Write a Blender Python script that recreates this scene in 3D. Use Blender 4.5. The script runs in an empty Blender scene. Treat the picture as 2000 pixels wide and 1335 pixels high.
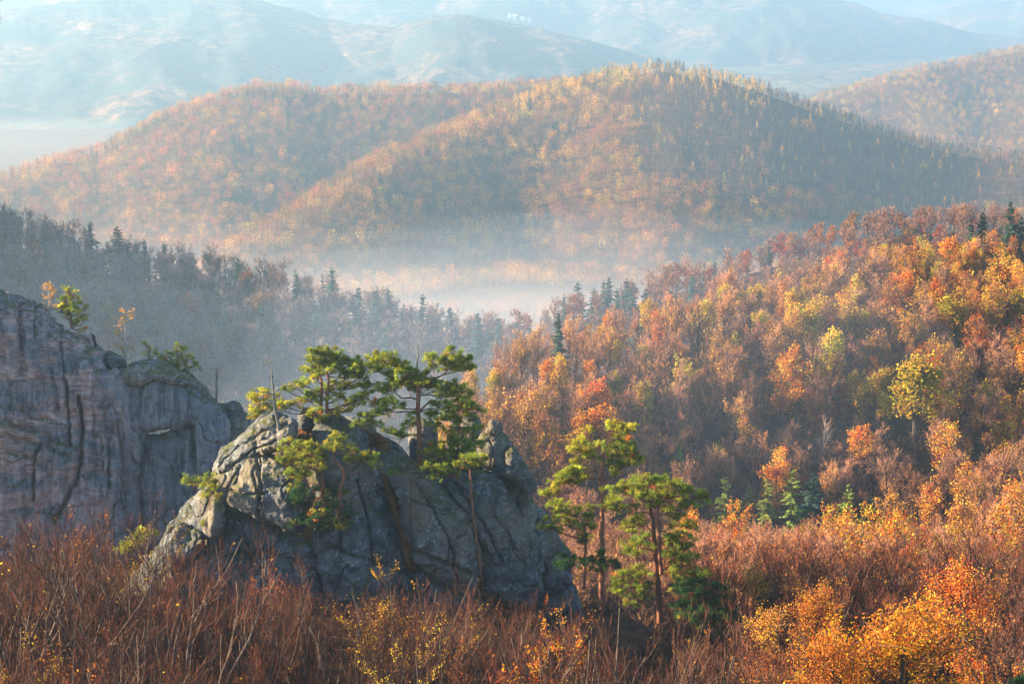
import bpy, math, random
import numpy as np
from mathutils import Vector

sc = bpy.context.scene
COL = sc.collection
RNG = np.random.RandomState(7)

# ------------------------------------------------------------------ camera
FPX = 2000 / (2 * math.tan(math.radians(15.0)))      # focal length in photo pixels
PITCH = math.radians(11.02)
CP, SP = math.cos(PITCH), math.sin(PITCH)


def P(px, py, Y):
    """world point at depth Y seen at photo pixel (px, py)"""
    u = (np.asarray(px, float) - 1000) / FPX
    v = (667.5 - np.asarray(py, float)) / FPX
    Y = np.asarray(Y, float)
    t = Y / (CP + v * SP)
    return np.stack(np.broadcast_arrays(u * t, Y, t * (-SP + v * CP)), -1)


def proj(X, Y, Z):
    d = Y * CP - Z * SP
    return 1000 + FPX * X / d, 667.5 - FPX * (Y * SP + Z * CP) / d


cam = bpy.data.cameras.new('camera')
cam.sensor_width = 36
cam.lens = 18 / math.tan(math.radians(15.0))
cam.clip_start, cam.clip_end = 0.5, 40000
cam.dof.use_dof = True
cam.dof.focus_distance = 150
cam.dof.aperture_fstop = 4.0
co = bpy.data.objects.new('camera', cam)
co.rotation_euler = (math.pi / 2 - PITCH, 0, 0)
COL.objects.link(co)
sc.camera = co

# ------------------------------------------------------------------ noise
_r = np.random.RandomState(3)
_perm = np.concatenate([_r.permutation(256)] * 3)
_grad = _r.normal(size=(256, 3))
_grad /= np.linalg.norm(_grad, axis=1)[:, None]


def perlin(p):
    p = np.asarray(p, float)
    i = np.floor(p).astype(int)
    f = p - i
    w = f * f * f * (f * (f * 6 - 15) + 10)
    i &= 255
    out = 0
    for dx in (0, 1):
        for dy in (0, 1):
            for dz in (0, 1):
                h = _perm[_perm[_perm[i[..., 0] + dx] + i[..., 1] + dy] + i[..., 2] + dz]
                g = _grad[h]
                d = ((f - (dx, dy, dz)) * g).sum(-1)
                k = (w[..., 0] if dx else 1 - w[..., 0]) * (w[..., 1] if dy else 1 - w[..., 1]) * (w[..., 2] if dz else 1 - w[..., 2])
                out = out + d * k
    return out * 1.6


def fbm(p, octv=4, gain=0.5):
    p = np.asarray(p, float)
    o, a = 0, 1.0
    for k in range(octv):
        o = o + a * perlin(p * 2 ** k + 17.3 * k)
        a *= gain
    return o


def n2(x, y, s, octv=3, z=0.0):
    x, y = np.broadcast_arrays(np.asarray(x, float), np.asarray(y, float))
    return fbm(np.stack([x / s, y / s, np.full(x.shape, z)], -1), octv)


def smooth(a, b, x):
    t = np.clip((x - a) / (b - a), 0, 1)
    return t * t * (3 - 2 * t)


# ------------------------------------------------------------------ meshes
class MB:
    """collects quads; one mesh at the end"""

    def __init__(s):
        s.V, s.F, s.M, s.T, s.n = [], [], [], [], 0

    def add(s, V, F, m=0, tint=None):
        V = np.asarray(V, float).reshape(-1, 3)
        F = np.asarray(F, int).reshape(-1, 4)
        s.V.append(V)
        s.F.append(F + s.n)
        s.M.append(np.full(len(F), m, int))
        if tint is None:
            tint = np.ones((len(V), 3))
        tint = np.broadcast_to(np.asarray(tint, float), (len(V), 3))
        s.T.append(tint)
        s.n += len(V)

    def arrays(s):
        return np.concatenate(s.V), np.concatenate(s.F), np.concatenate(s.M), np.concatenate(s.T)

    def mesh(s, name, mats, smooth=False):
        return mesh(name, *s.arrays(), mats, smooth)


def mesh(name, V, F, M, T, mats, smooth=False):
    me = bpy.data.meshes.new(name)
    nv, nf = len(V), len(F)
    me.vertices.add(nv)
    me.vertices.foreach_set('co', np.ascontiguousarray(V, np.float32).ravel())
    me.loops.add(nf * 4)
    me.loops.foreach_set('vertex_index', np.ascontiguousarray(F, np.int32).ravel())
    me.polygons.add(nf)
    me.polygons.foreach_set('loop_start', np.arange(0, nf * 4, 4, dtype=np.int32))
    for m in mats:
        me.materials.append(m)
    if M is not None:
        me.polygons.foreach_set('material_index', np.ascontiguousarray(M, np.int32))
    me.update(calc_edges=True)
    me.polygons.foreach_set('use_smooth', np.full(nf, bool(smooth)))
    if T is not None:
        at = me.attributes.new('tint', 'FLOAT_COLOR', 'POINT')
        at.data.foreach_set('color', np.concatenate([T, np.ones((nv, 1))], 1).astype(np.float32).ravel())
    return me


def norm(v):
    return v / np.maximum(np.linalg.norm(v, axis=-1, keepdims=True), 1e-9)


def tubes(A, R, s=3):
    """A (N,k,3) centre lines, R (N,k) radii -> verts, quads; s=2 gives ribbons"""
    A = np.asarray(A, float)
    R = np.asarray(R, float)
    N, k, _ = A.shape
    T = norm(np.gradient(A, axis=1))
    D = norm(A[:, -1] - A[:, 0] + 1e-6)
    ref = np.where(np.abs(D[:, 2:3]) > 0.8, np.array([[0.8, 0.6, 0]]), np.array([[0.1, 0.2, 1.0]]))
    U = norm(np.cross(T, ref[:, None, :]))
    W = np.cross(T, U)
    if s == 2:
        ph = np.random.RandomState(N).uniform(0, math.pi, (N, 1, 1))
        d = U * np.cos(ph) + W * np.sin(ph)
        V = np.stack([A - d * R[..., None], A + d * R[..., None]], 2)
        q = np.array([[0, 1, 3, 2]])
        idx = (np.arange(N)[:, None, None] * (k * 2) + np.arange(k - 1)[None, :, None] * 2 + q[0][None, None, :])
        return V.reshape(-1, 3), idx.reshape(-1, 4)
    an = np.arange(s) / s * 2 * math.pi
    V = A[:, :, None, :] + R[:, :, None, None] * (U[:, :, None, :] * np.cos(an)[:, None] + W[:, :, None, :] * np.sin(an)[:, None])
    base = np.arange(N)[:, None, None] * (k * s) + np.arange(k - 1)[None, :, None] * s
    j = np.arange(s)
    j2 = (j + 1) % s
    F = np.stack([base + j, base + j2, base + s + j2, base + s + j], -1)
    return V.reshape(-1, 3), F.reshape(-1, 4)


def along(A, t):
    """points, tangents at parameter t (N,n) on polylines A (N,k,3)"""
    k = A.shape[1]
    x = np.clip(t * (k - 1), 0, k - 1 - 1e-6)
    i = x.astype(int)
    f = (x - i)[..., None]
    n = np.arange(A.shape[0])[:, None]
    p = A[n, i] * (1 - f) + A[n, i + 1] * f
    return p, norm(A[n, i + 1] - A[n, i])


def grow(rng, A, R, n, t0, t1, L, a0, a1, up, k=4, wob=0.15, rf=0.6, taper=0.35, minr=0.0, short=0.5):
    N = A.shape[0]
    t = rng.uniform(t0, t1, (N, n))
    p, d0 = along(A, t)
    r0 = np.take_along_axis(R, np.clip((t * (A.shape[1] - 1)).astype(int), 0, A.shape[1] - 1), 1) * rf
    rv = norm(rng.normal(size=(N, n, 3)))
    perp = norm(np.cross(d0, rv))
    an = np.radians(rng.uniform(a0, a1, (N, n, 1)))
    d = norm(np.cos(an) * d0 + np.sin(an) * perp)
    ln = L * rng.uniform(0.65, 1.2, (N, n, 1)) * (1 - short * t[..., None])
    pts = [p]
    for j in range(k - 1):
        d = norm(d + np.array([0, 0, up / (k - 1)]) + rng.normal(size=d.shape) * wob)
        p = p + d * ln / (k - 1)
        pts.append(p)
    C = np.stack(pts, 2).reshape(N * n, k, 3)
    RR = np.maximum(r0.reshape(-1, 1) * np.linspace(1, taper, k), minr)
    return C, RR


def leaf_quads(rng, Pts, size, up=0.0):
    n = len(Pts)
    a = norm(rng.normal(size=(n, 3)) + (0, 0, up))
    b = norm(np.cross(a, norm(rng.normal(size=(n, 3)))))
    s = size * rng.uniform(0.6, 1.3, (n, 1))
    a = a * s * 0.5
    b = b * s * 0.34
    V = np.stack([Pts - a, Pts + b - a * 0.1, Pts + a, Pts - b - a * 0.1], 1).reshape(-1, 3)
    return V, np.arange(n * 4).reshape(-1, 4)


# ------------------------------------------------------------------ objects
def obj(name, me, parent=None, loc=None):
    o = bpy.data.objects.new(name, me)
    COL.objects.link(o)
    if parent is not None:
        o.parent = parent
    if loc is not None:
        o.location = loc
    return o


def tag(o, label=None, cat=None, group=None, kind=None):
    if label:
        o['label'] = label
    if cat:
        o['category'] = cat
    if group:
        o['group'] = group
    if kind:
        o['kind'] = kind
    return o


def thing(name, label, cat, loc=(0, 0, 0), group=None):
    return tag(obj(name, None, None, loc), label, cat, group)


def place(proto, loc, scale, rz, label, cat, group=None, sxy=1.0, tilt=(0, 0)):
    """proto = (name, [(part, mesh), ...]): an Empty with its parts, sharing the meshes"""
    name, parts = proto
    if len(parts) == 1:
        r = tag(obj(name, parts[0][1], None, loc), label, cat, group)
    else:
        r = thing(name, label, cat, loc, group)
        for pn, me in parts:
            obj(pn, me, r)
    r.scale = (scale * sxy, scale * sxy, scale)
    r.rotation_euler = (tilt[0], tilt[1], rz)
    return r


# ------------------------------------------------------------------ materials
def newmat(name):
    m = bpy.data.materials.new(name)
    m.use_nodes = True
    m.node_tree.nodes.clear()
    return m, m.node_tree


class NT:
    def __init__(s, name):
        s.m, s.t = newmat(name)

    def n(s, typ, ins=None, **kw):
        nd = s.t.nodes.new(typ)
        for k, v in kw.items():
            setattr(nd, k, v)
        for k, v in (ins or {}).items():
            if isinstance(v, bpy.types.NodeSocket):
                s.t.links.new(v, nd.inputs[k])
            else:
                nd.inputs[k].default_value = v
        return nd

    def ramp(s, fac, stops, interp='LINEAR'):
        nd = s.n('ShaderNodeValToRGB', {0: fac})
        cr = nd.color_ramp
        cr.interpolation = interp
        while len(cr.elements) < len(stops):
            cr.elements.new(0.5)
        for e, (p, c) in zip(cr.elements, stops):
            e.position = p
            e.color = (*c, 1) if len(c) == 3 else c
        return nd.outputs[0]

    def noise(s, vec, scale, detail=4, rough=0.55, dist=0.0):
        return s.n('ShaderNodeTexNoise', {'Vector': vec, 'Scale': scale, 'Detail': detail, 'Roughness': rough, 'Distortion': dist}).outputs[0]

    def mix(s, fac, a, b, blend='MIX'):
        nd = s.n('ShaderNodeMix', data_type='RGBA', blend_type=blend)
        for i, v in ((0, fac), (6, a), (7, b)):
            if isinstance(v, bpy.types.NodeSocket):
                s.t.links.new(v, nd.inputs[i])
            else:
                nd.inputs[i].default_value = (*v, 1) if isinstance(v, tuple) and len(v) == 3 else v
        return nd.outputs[2]

    def math(s, op, a, b=0.0, clamp=False):
        nd = s.n('ShaderNodeMath', {0: a, 1: b}, operation=op)
        nd.use_clamp = clamp
        return nd.outputs[0]

    def pos(s, scale=(1, 1, 1), local=False):
        if local:
            v = s.n('ShaderNodeTexCoord').outputs['Object']
        else:
            v = s.n('ShaderNodeNewGeometry').outputs['Position']
        return s.n('ShaderNodeMapping', {0: v, 3: scale}).outputs[0]

    def out(s, sh):
        s.n('ShaderNodeOutputMaterial', {'Surface': sh})
        return s.m


def leaf_mat(name, transl=0.4, vary=0.35):
    """foliage: colour from the leaf's own tint, thin enough for the sun to shine through"""
    k = NT(name)
    c = k.n('ShaderNodeAttribute', attribute_name='tint').outputs[0]
    r = k.n('ShaderNodeObjectInfo').outputs['Random']
    v = k.math('ADD', k.math('MULTIPLY', r, vary * 2), 1 - vary)
    r2 = k.math('FRACT', k.math('MULTIPLY', r, 7.31))
    hv = k.math('ADD', k.math('MULTIPLY', r2, 0.03), 0.485)
    c = k.n('ShaderNodeHueSaturation', {'Hue': hv, 'Value': v, 'Color': c}).outputs[0]
    d = k.n('ShaderNodeBsdfDiffuse', {0: c}).outputs[0]
    t = k.n('ShaderNodeBsdfTranslucent', {0: c}).outputs[0]
    return k.out(k.n('ShaderNodeMixShader', {0: transl, 1: d, 2: t}).outputs[0])


def bark_mat(name, c1, c2, scale=6, vary=0.25, tinted=False):
    k = NT(name)
    f = k.noise(k.pos((1, 1, 0.25), True), scale, 5, 0.65)
    c = k.ramp(f, [(0.3, c1), (0.7, c2)])
    if tinted:
        c = k.mix(1.0, c, k.n('ShaderNodeAttribute', attribute_name='tint').outputs[0], 'MULTIPLY')
    r = k.n('ShaderNodeObjectInfo').outputs['Random']
    c = k.n('ShaderNodeHueSaturation', {'Value': k.math('ADD', k.math('MULTIPLY', r, vary * 2), 1 - vary), 'Color': c}).outputs[0]
    b = k.n('ShaderNodeBump', {'Strength': 0.5, 'Distance': 0.03, 'Height': f}).outputs[0]
    return k.out(k.n('ShaderNodeBsdfDiffuse', {0: c, 2: b}).outputs[0])
# ------------------------------------------------------------------ light, sky
SUN_AZ, SUN_EL = math.radians(83), math.radians(18)      # left of the view axis, above the horizon
sdir = Vector((-math.sin(SUN_AZ) * math.cos(SUN_EL), math.cos(SUN_AZ) * math.cos(SUN_EL), math.sin(SUN_EL)))
sl = bpy.data.lights.new('sun', 'SUN')
sl.energy = 5.0
sl.angle = math.radians(0.6)
sl.color = (1.0, 0.79, 0.53)
so = obj('sun', sl)
so.rotation_euler = sdir.to_track_quat('Z', 'Y').to_euler()
w = bpy.data.worlds.new('World')
sc.world = w
w.use_nodes = True
wt = w.node_tree
sky = wt.nodes.new('ShaderNodeTexSky')
sky.sky_type = 'NISHITA'
sky.sun_disc = False
sky.sun_elevation = SUN_EL
sky.sun_rotation = -SUN_AZ
sky.altitude = 600
sky.air_density = 1.0
sky.dust_density = 0.4
sky.ozone_density = 4.0
wt.links.new(sky.outputs[0], wt.nodes['Background'].inputs[0])
wt.nodes['Background'].inputs[1].default_value = 0.08
sc.view_settings.view_transform = 'Standard'
sc.view_settings.look = 'None'
sc.view_settings.exposure = 2.5
sc.view_settings.gamma = 1.0
cy = sc.cycles
cy.max_bounces = 5
cy.diffuse_bounces = 2
cy.transmission_bounces = 3
cy.volume_bounces = 0
cy.sample_clamp_indirect = 4
cy.use_denoising = True

# ------------------------------------------------------------------ terrain
# every hill is a crest line (photo column, row of its tree tops, real depth) with a front and a back slope
HILLS = {
    'right_slope': dict(h=10, sf=.27, sb=.30, r=12, pts=[(700, 930, 235), (800, 860, 245), (880, 790, 258), (930, 722, 268), (980, 690, 276), (1050, 664, 284), (1150, 644, 290), (1230, 628, 296), (1300, 596, 304), (1400, 560, 312), (1500, 548, 318), (1600, 522, 324), (1700, 500, 330), (1850, 480, 334), (2000, 478, 338), (2300, 470, 345), (2700, 470, 350)]),
    'left_ridge': dict(h=11, sf=.20, sb=.3, r=12, pts=[(-900, 60, 560), (-300, 275, 545), (-100, 375, 535), (0, 418, 530), (100, 445, 527), (200, 475, 525), (300, 497, 522), (400, 502, 520), (500, 528, 517), (600, 548, 512), (700, 582, 505), (800, 605, 495), (900, 640, 485), (1000, 668, 470), (1100, 700, 450), (1250, 760, 430), (1500, 830, 420), (2700, 900, 420)]),  # end left of the frame raised, unseen, to cast shade over the ridge
    'middle_ridge': dict(h=8, sf=.25, sb=.3, r=15, pts=[(700, 700, 540), (850, 655, 550), (1000, 640, 560), (1100, 610, 580), (1200, 575, 600), (1300, 545, 620), (1400, 523, 640), (1500, 492, 655), (1600, 457, 665), (1700, 427, 670), (1850, 420, 675), (2000, 424, 680), (2300, 430, 690), (2700, 440, 690)]),
    'round_hill': dict(h=11, sf=.36, sb=.4, r=40, pts=[(0, 680, 1150), (330, 560, 1250), (430, 478, 1330), (550, 408, 1420), (700, 317, 1520), (800, 270, 1600), (900, 229, 1680), (1000, 191, 1740), (1100, 155, 1780), (1200, 131, 1800), (1290, 121, 1800), (1400, 136, 1790), (1480, 159, 1780), (1560, 189, 1770), (1640, 216, 1760), (1720, 244, 1750), (1800, 269, 1740), (1900, 289, 1730), (2000, 301, 1720), (2200, 330, 1700), (2700, 400, 1650)]),
    'long_hill': dict(h=11, sf=.33, sb=.4, r=40, pts=[(-900, 480, 1700), (-200, 385, 1800), (0, 337, 1850), (100, 305, 1880), (200, 281, 1900), (240, 256, 1910), (290, 232, 1930), (340, 206, 1950), (420, 181, 1980), (500, 159, 2000), (560, 156, 2000), (620, 169, 2010), (700, 166, 2020), (900, 166, 2050), (1000, 158, 2060), (1150, 150, 2060), (1300, 175, 2050), (1500, 260, 2050), (2000, 420, 2050)]),
    'far_hill': dict(h=9, sf=.30, sb=.3, r=60, pts=[(1200, 330, 2600), (1500, 232, 2700), (1600, 185, 2750), (1700, 155, 2800), (1800, 130, 2850), (1900, 109, 2900), (2000, 89, 2950), (2200, 60, 3000), (2700, 20, 3100)]),
    'left_mountain': dict(h=0, sf=.18, sb=.3, r=150, pts=[(-900, 130, 4340), (-300, 60, 4443), (-100, 30, 4547), (200, -10, 4650), (465, 0, 4650), (560, 22, 4650), (640, 45, 4650), (720, 52, 4599), (770, 56, 4547), (805, 44, 4495), (840, 32, 4495), (890, 28, 4495), (950, 36, 4495), (1050, 55, 4547), (1150, 78, 4547), (1290, 115, 4547), (1400, 165, 4547), (1600, 240, 4547), (2700, 300, 4547)]),
    'right_mountain': dict(h=0, sf=.22, sb=.3, r=200, pts=[(-900, -60, 6517), (300, -75, 6517), (800, -75, 6517), (1200, -60, 6517), (1500, -32, 6414), (1600, -2, 6414), (1700, 22, 6414), (1800, 38, 6414), (1900, 62, 6414), (2000, 76, 6414), (2300, 110, 6414), (2700, 160, 6414)]),
    'corner_mountain': dict(h=0, sf=.26, sb=.3, r=150, pts=[(-900, 400, 7892), (1500, 200, 7892), (1700, 70, 7892), (1800, 30, 7892), (1850, 8, 7892), (1900, -4, 7892), (2000, -20, 7892), (2300, -40, 7892), (2700, -40, 7892)]),
    'back_mountain': dict(h=0, sf=.26, sb=.3, r=200, pts=[(-900, -70, 9346), (1000, -70, 9346), (1600, -60, 9865), (1800, -60, 9865), (2000, -60, 9865), (2300, -70, 9865), (2700, -40, 8308)]),
}
for hn, H in HILLS.items():
    q = np.array(H['pts'], float)
    W = P(q[:, 0], q[:, 1], q[:, 2])
    H['a'] = W[:, 0] / W[:, 1]
    H['Y'] = W[:, 1]
    H['Z'] = W[:, 2] - 0.85 * H['h']

NEAR_L = np.array([(-60, 2), (0, -3), (10, -7), (20, -14), (50, -32), (70, -37), (100, -40), (130, -44), (165, -52), (200, -62), (260, -80), (320, -102), (600, -190), (900, -260)], float)
NEAR_R = np.array([(-60, 2), (0, -3), (10, -7), (20, -14), (50, -33), (80, -41), (100, -43.5), (150, -54), (190, -64), (215, -71), (240, -76), (300, -96), (600, -190), (900, -260)], float)


def hill_z(H, a, Y):
    yc, zc = np.interp(a, H['a'], H['Y']), np.interp(a, H['a'], H['Z'])
    d = yc - Y
    s = np.where(d > 0, H['sf'], H['sb'])
    return zc - s * (np.sqrt(d * d + H['r'] ** 2) - H['r'])


def ground_z(X, Y, detail=True):
    X, Y = np.broadcast_arrays(np.asarray(X, float), np.asarray(Y, float))
    a = X / np.maximum(Y, 30)
    wr = smooth(-0.02, 0.07, a)
    zn = np.interp(Y, NEAR_L[:, 0], NEAR_L[:, 1]) * (1 - wr) + np.interp(Y, NEAR_R[:, 0], NEAR_R[:, 1]) * wr
    z = np.maximum(zn, np.interp(Y, [0, 600, 1300, 2600, 12000], [-150, -195, -218, -278, -330]))
    for hn, H in HILLS.items():
        hz = hill_z(H, a, Y)
        if H['Y'][0] > 1100:                       # ribs and gullies running down the big slopes
            d = np.interp(a, H['a'], H['Y']) - Y
            amp = np.clip(np.abs(d) / 300, 0, 1) * (0.010 * H['Y'].mean())
            hz = hz + amp * n2(a * 2600, Y * 0.25, 190, 3, H['Y'][0] * .01)
        z = np.maximum(z, hz)
    if detail:
        z = z + n2(X, Y, 18, 2) * np.clip(Y / 250, .25, 1.2) * 0.9
    return z


def sheet(name, mat, A, Ys, label):
    a, y = np.meshgrid(A, Ys)
    X = a * np.maximum(y, 30)
    Z = ground_z(X, y)
    far = np.clip((y - 3000) / 800, 0, 1)
    Z = Z + far * (n2(X, y, 45, 3) * 5 + n2(X, y, 420, 2) * 10)      # forest canopy of the remote slopes
    ny, na = a.shape
    V = np.stack([X, y, Z], -1).reshape(-1, 3)
    i = np.arange(ny - 1)[:, None] * na + np.arange(na - 1)[None, :]
    F = np.stack([i, i + 1, i + na + 1, i + na], -1).reshape(-1, 4)
    o = obj(name, mesh(name, V, F, None, None, [mat], True))
    return tag(o, label, None, None, 'structure')


k = NT('leaf_litter')
p = k.pos()
f = k.noise(p, 0.35, 6, 0.7)
g = k.noise(p, 3.0, 4, 0.7)
c = k.ramp(f, [(0.3, (0.04, 0.024, 0.015)), (0.5, (0.09, 0.046, 0.023)), (0.7, (0.15, 0.075, 0.035))])
c = k.mix(k.math('MULTIPLY', g, 0.5), c, (0.05, 0.03, 0.02))
M_GROUND = k.out(k.n('ShaderNodeBsdfDiffuse', {0: c, 2: k.n('ShaderNodeBump', {'Strength': .6, 'Distance': .3, 'Height': g}).outputs[0]}).outputs[0])

k = NT('forest_floor')
p = k.pos((1, 1, 1.5))
f = k.noise(p, 0.05, 6, 0.75)
c = k.ramp(f, [(0.3, (0.06, 0.04, 0.03)), (0.5, (0.11, 0.06, 0.035)), (0.7, (0.16, 0.085, 0.035))])
M_HILL = k.out(k.n('ShaderNodeBsdfDiffuse', {0: c}).outputs[0])

k = NT('remote_forest')
p = k.pos((1, 1, 2.0))
f = k.noise(p, 0.035, 8, 0.8)
g = k.noise(p, 0.004, 4, 0.6)
c1 = k.ramp(f, [(0.3, (0.02, 0.03, 0.025)), (0.46, (0.06, 0.05, 0.035)), (0.58, (0.24, 0.12, 0.06)), (0.7, (0.46, 0.27, 0.13))])  # pale and dark stops put sunlit tree texture into the colour
c2 = k.ramp(f, [(0.3, (0.02, 0.035, 0.03)), (0.55, (0.05, 0.06, 0.045)), (0.7, (0.13, 0.10, 0.06))])
c = k.mix(k.ramp(g, [(0.42, (0, 0, 0)), (0.58, (1, 1, 1))]), c1, c2)
zz = k.n('ShaderNodeSeparateXYZ', {0: k.n('ShaderNodeNewGeometry').outputs['Position']}).outputs[2]
fl = k.math('MULTIPLY', k.n('ShaderNodeMapRange', {0: zz, 1: -255.0, 2: -272.0}).outputs[0], k.ramp(k.noise(k.pos((1, .4, 0)), 0.006, 3, .5), [(0.45, (0, 0, 0)), (0.5, (1, 1, 1))]))
c = k.mix(k.math('MULTIPLY', fl, .6), c, (0.22, 0.20, 0.10))
M_FAR = k.out(k.n('ShaderNodeBsdfDiffuse', {0: c, 2: k.n('ShaderNodeBump', {'Strength': 1.0, 'Distance': 6.0, 'Height': f}).outputs[0]}).outputs[0])

sheet('ground', M_GROUND, np.linspace(-.48, .48, 260), np.concatenate([np.arange(-60, 60, 4), np.arange(60, 420, 1.6), np.arange(420, 720.1, 4)]), 'steep leaf strewn ground under the near woods and rocks')
sheet('hills', M_HILL, np.linspace(-.44, .44, 420), np.arange(720, 3205, 9), 'wooded round hills rising out of the misty valley')
sheet('mountains', M_FAR, np.linspace(-.42, .42, 620), np.concatenate([np.arange(3204, 7000, 17), np.arange(7000, 12000, 40)]), 'pale hazy forested mountains behind the hills')

# ------------------------------------------------------------------ haze and valley mist


def volume_mat(name, color, dens, g):
    k = NT(name)
    v = k.n('ShaderNodeVolumePrincipled', {'Color': (*color, 1), 'Density': dens, 'Anisotropy': g})
    k.n('ShaderNodeOutputMaterial', {'Volume': v.outputs[0]})
    return k.m


def box_mesh(name, x0, x1, y0, y1, z0, z1, mat):
    V = np.array([(x, y, z) for z in (z0, z1) for y in (y0, y1) for x in (x0, x1)])
    F = [(0, 2, 3, 1), (4, 5, 7, 6), (0, 1, 5, 4), (2, 6, 7, 3), (0, 4, 6, 2), (1, 3, 7, 5)]
    return mesh(name, V, np.array(F), None, None, [mat])


HAZE = volume_mat('haze_air', (0.54, 0.81, 1.0), 1.6e-4, 0.45)
tag(obj('haze', box_mesh('haze', -6600, 6600, -90, 14200, -420, 150, HAZE)), 'pale blue morning haze filling the air between the hills', None, None, 'stuff')


def lens(name, c, r, dens, label):
    nu, nv = 48, 24
    u = np.linspace(0, 2 * math.pi, nu, endpoint=False)
    v = np.linspace(-math.pi / 2, math.pi / 2, nv)
    uu, vv = np.meshgrid(u, v)
    d = np.stack([np.cos(vv) * np.cos(uu), np.cos(vv) * np.sin(uu), np.sin(vv)], -1)
    k = 1 + 0.16 * fbm(d * 2.2 + np.array(c) * .01, 3)[..., None]
    V = (np.array(c) + d * np.array(r) * k).reshape(-1, 3)
    i = np.arange(nv - 1)[:, None] * nu
    j = np.arange(nu)[None, :]
    F = np.stack([i + j, i + (j + 1) % nu, i + nu + (j + 1) % nu, i + nu + j], -1).reshape(-1, 4)
    tag(obj(name, mesh(name, V, F, None, None, [volume_mat(name, (0.97, 0.97, 0.97) if c[1] > 500 else (0.62, 0.80, 1.0), dens, 0.25)])), label, None, None, 'stuff')


for q in range(5):
    f = .42 + .29 * q
    lens('mist', (-150 + 14 * q, 1010, -206), (300 + 45 * q, 240 + 42 * q, 40 * f), (.5e-3, .36e-3, .22e-3, .14e-3, .08e-3)[q], ('densest white mist on the valley bottom', 'white mist over the valley bottom', 'white mist at the foot of the long hill', 'thin mist rising before the long hill', 'faintest mist veil over the valley')[q])
lens('mist', (110, 800, -176), (260, 170, 40), 6e-4, 'pale mist drifting among small firs in the valley')
for q in range(2):
    lens('mist', (-1000, 2600, -280), (800 + 90 * q, 800, 34 + 30 * q), (3e-4, 2e-4)[q], ('bright mist over the fields of the far valley', 'bright mist above the far valley', 'veil of mist in the far valley', 'highest veil of mist in the far valley')[q])
lens('mist', (-85, 385, -96), (125, 95, 44), .42e-3, 'bluish haze in the gully before the shaded ridge')
lens('mist', (-60, 400, -98), (110, 85, 30), .3e-3, 'thicker bluish haze deep in the gully before the shaded ridge')
lens('mist', (14, 292, -66), (60, 62, 30), 1.0e-3, 'faint bluish haze over the near end of the wooded slope')
# ------------------------------------------------------------------ tree materials
M_BARK = bark_mat('grey_brown_bark', (0.05, 0.035, 0.028), (0.13, 0.095, 0.075))
M_TWIG = bark_mat('russet_twigs', (0.26, 0.125, 0.075), (0.40, 0.205, 0.12), 2, .3, True)
M_MAUVE = bark_mat('mauve_twigs', (0.17, 0.12, 0.105), (0.27, 0.19, 0.16), 2, .35, True)
M_DARKBARK = bark_mat('dark_bark', (0.025, 0.018, 0.014), (0.07, 0.045, 0.032))
M_PALEBARK = bark_mat('pale_bark', (0.22, 0.19, 0.16), (0.45, 0.40, 0.35))
M_LEAF = leaf_mat('autumn_leaves', 0.42, 0.3)
M_FIR = leaf_mat('fir_needles', 0.2, 0.25)
M_NEEDLE = leaf_mat('pine_needles', 0.52, 0.12)
M_PINEBARK = bark_mat('orange_pine_bark', (0.10, 0.045, 0.03), (0.27, 0.115, 0.06), 9)
M_DEADWOOD = bark_mat('silver_dead_wood', (0.08, 0.075, 0.06), (0.24, 0.23, 0.19), 7)

PAL = {
    'golden': [(0.62, 0.32, 0.03), (0.54, 0.26, 0.025), (0.66, 0.42, 0.04), (0.46, 0.19, 0.025)],
    'orange': [(0.56, 0.17, 0.02), (0.48, 0.11, 0.018), (0.60, 0.25, 0.03), (0.38, 0.09, 0.015)],
    'lime': [(0.34, 0.31, 0.03), (0.42, 0.36, 0.03), (0.25, 0.25, 0.03), (0.52, 0.38, 0.03)],
    'russet': [(0.34, 0.13, 0.04), (0.42, 0.17, 0.04), (0.27, 0.10, 0.04), (0.48, 0.23, 0.05)],
    'yellow': [(0.60, 0.40, 0.03), (0.52, 0.33, 0.025), (0.58, 0.30, 0.03)],
    'fire': [(0.55, 0.30, 0.03), (0.50, 0.17, 0.02), (0.45, 0.07, 0.015), (0.38, 0.34, 0.04), (0.5, 0.38, 0.03)],
    'green': [(0.10, 0.13, 0.03), (0.14, 0.16, 0.03), (0.20, 0.19, 0.03)],
}


def pick(rng, pal, n, sd=0.18):
    c = np.array(PAL[pal])[rng.randint(0, len(PAL[pal]), n)]
    return c * rng.lognormal(0, sd, (n, 1))


def stem(rng, H, k, r0, r1, wob, lean=(0, 0), base=(0, 0, 0)):
    t = np.linspace(0, 1, k)
    A = np.stack([t * 0, t * 0, t * H], -1) + np.array(base)
    A[:, :2] += np.cumsum(rng.normal(size=(k, 2)) * wob * H / k, 0) * (t[:, None] > 0) + np.outer(t * H, lean)
    return A[None], np.linspace(r0, r1, k)[None]


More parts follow.
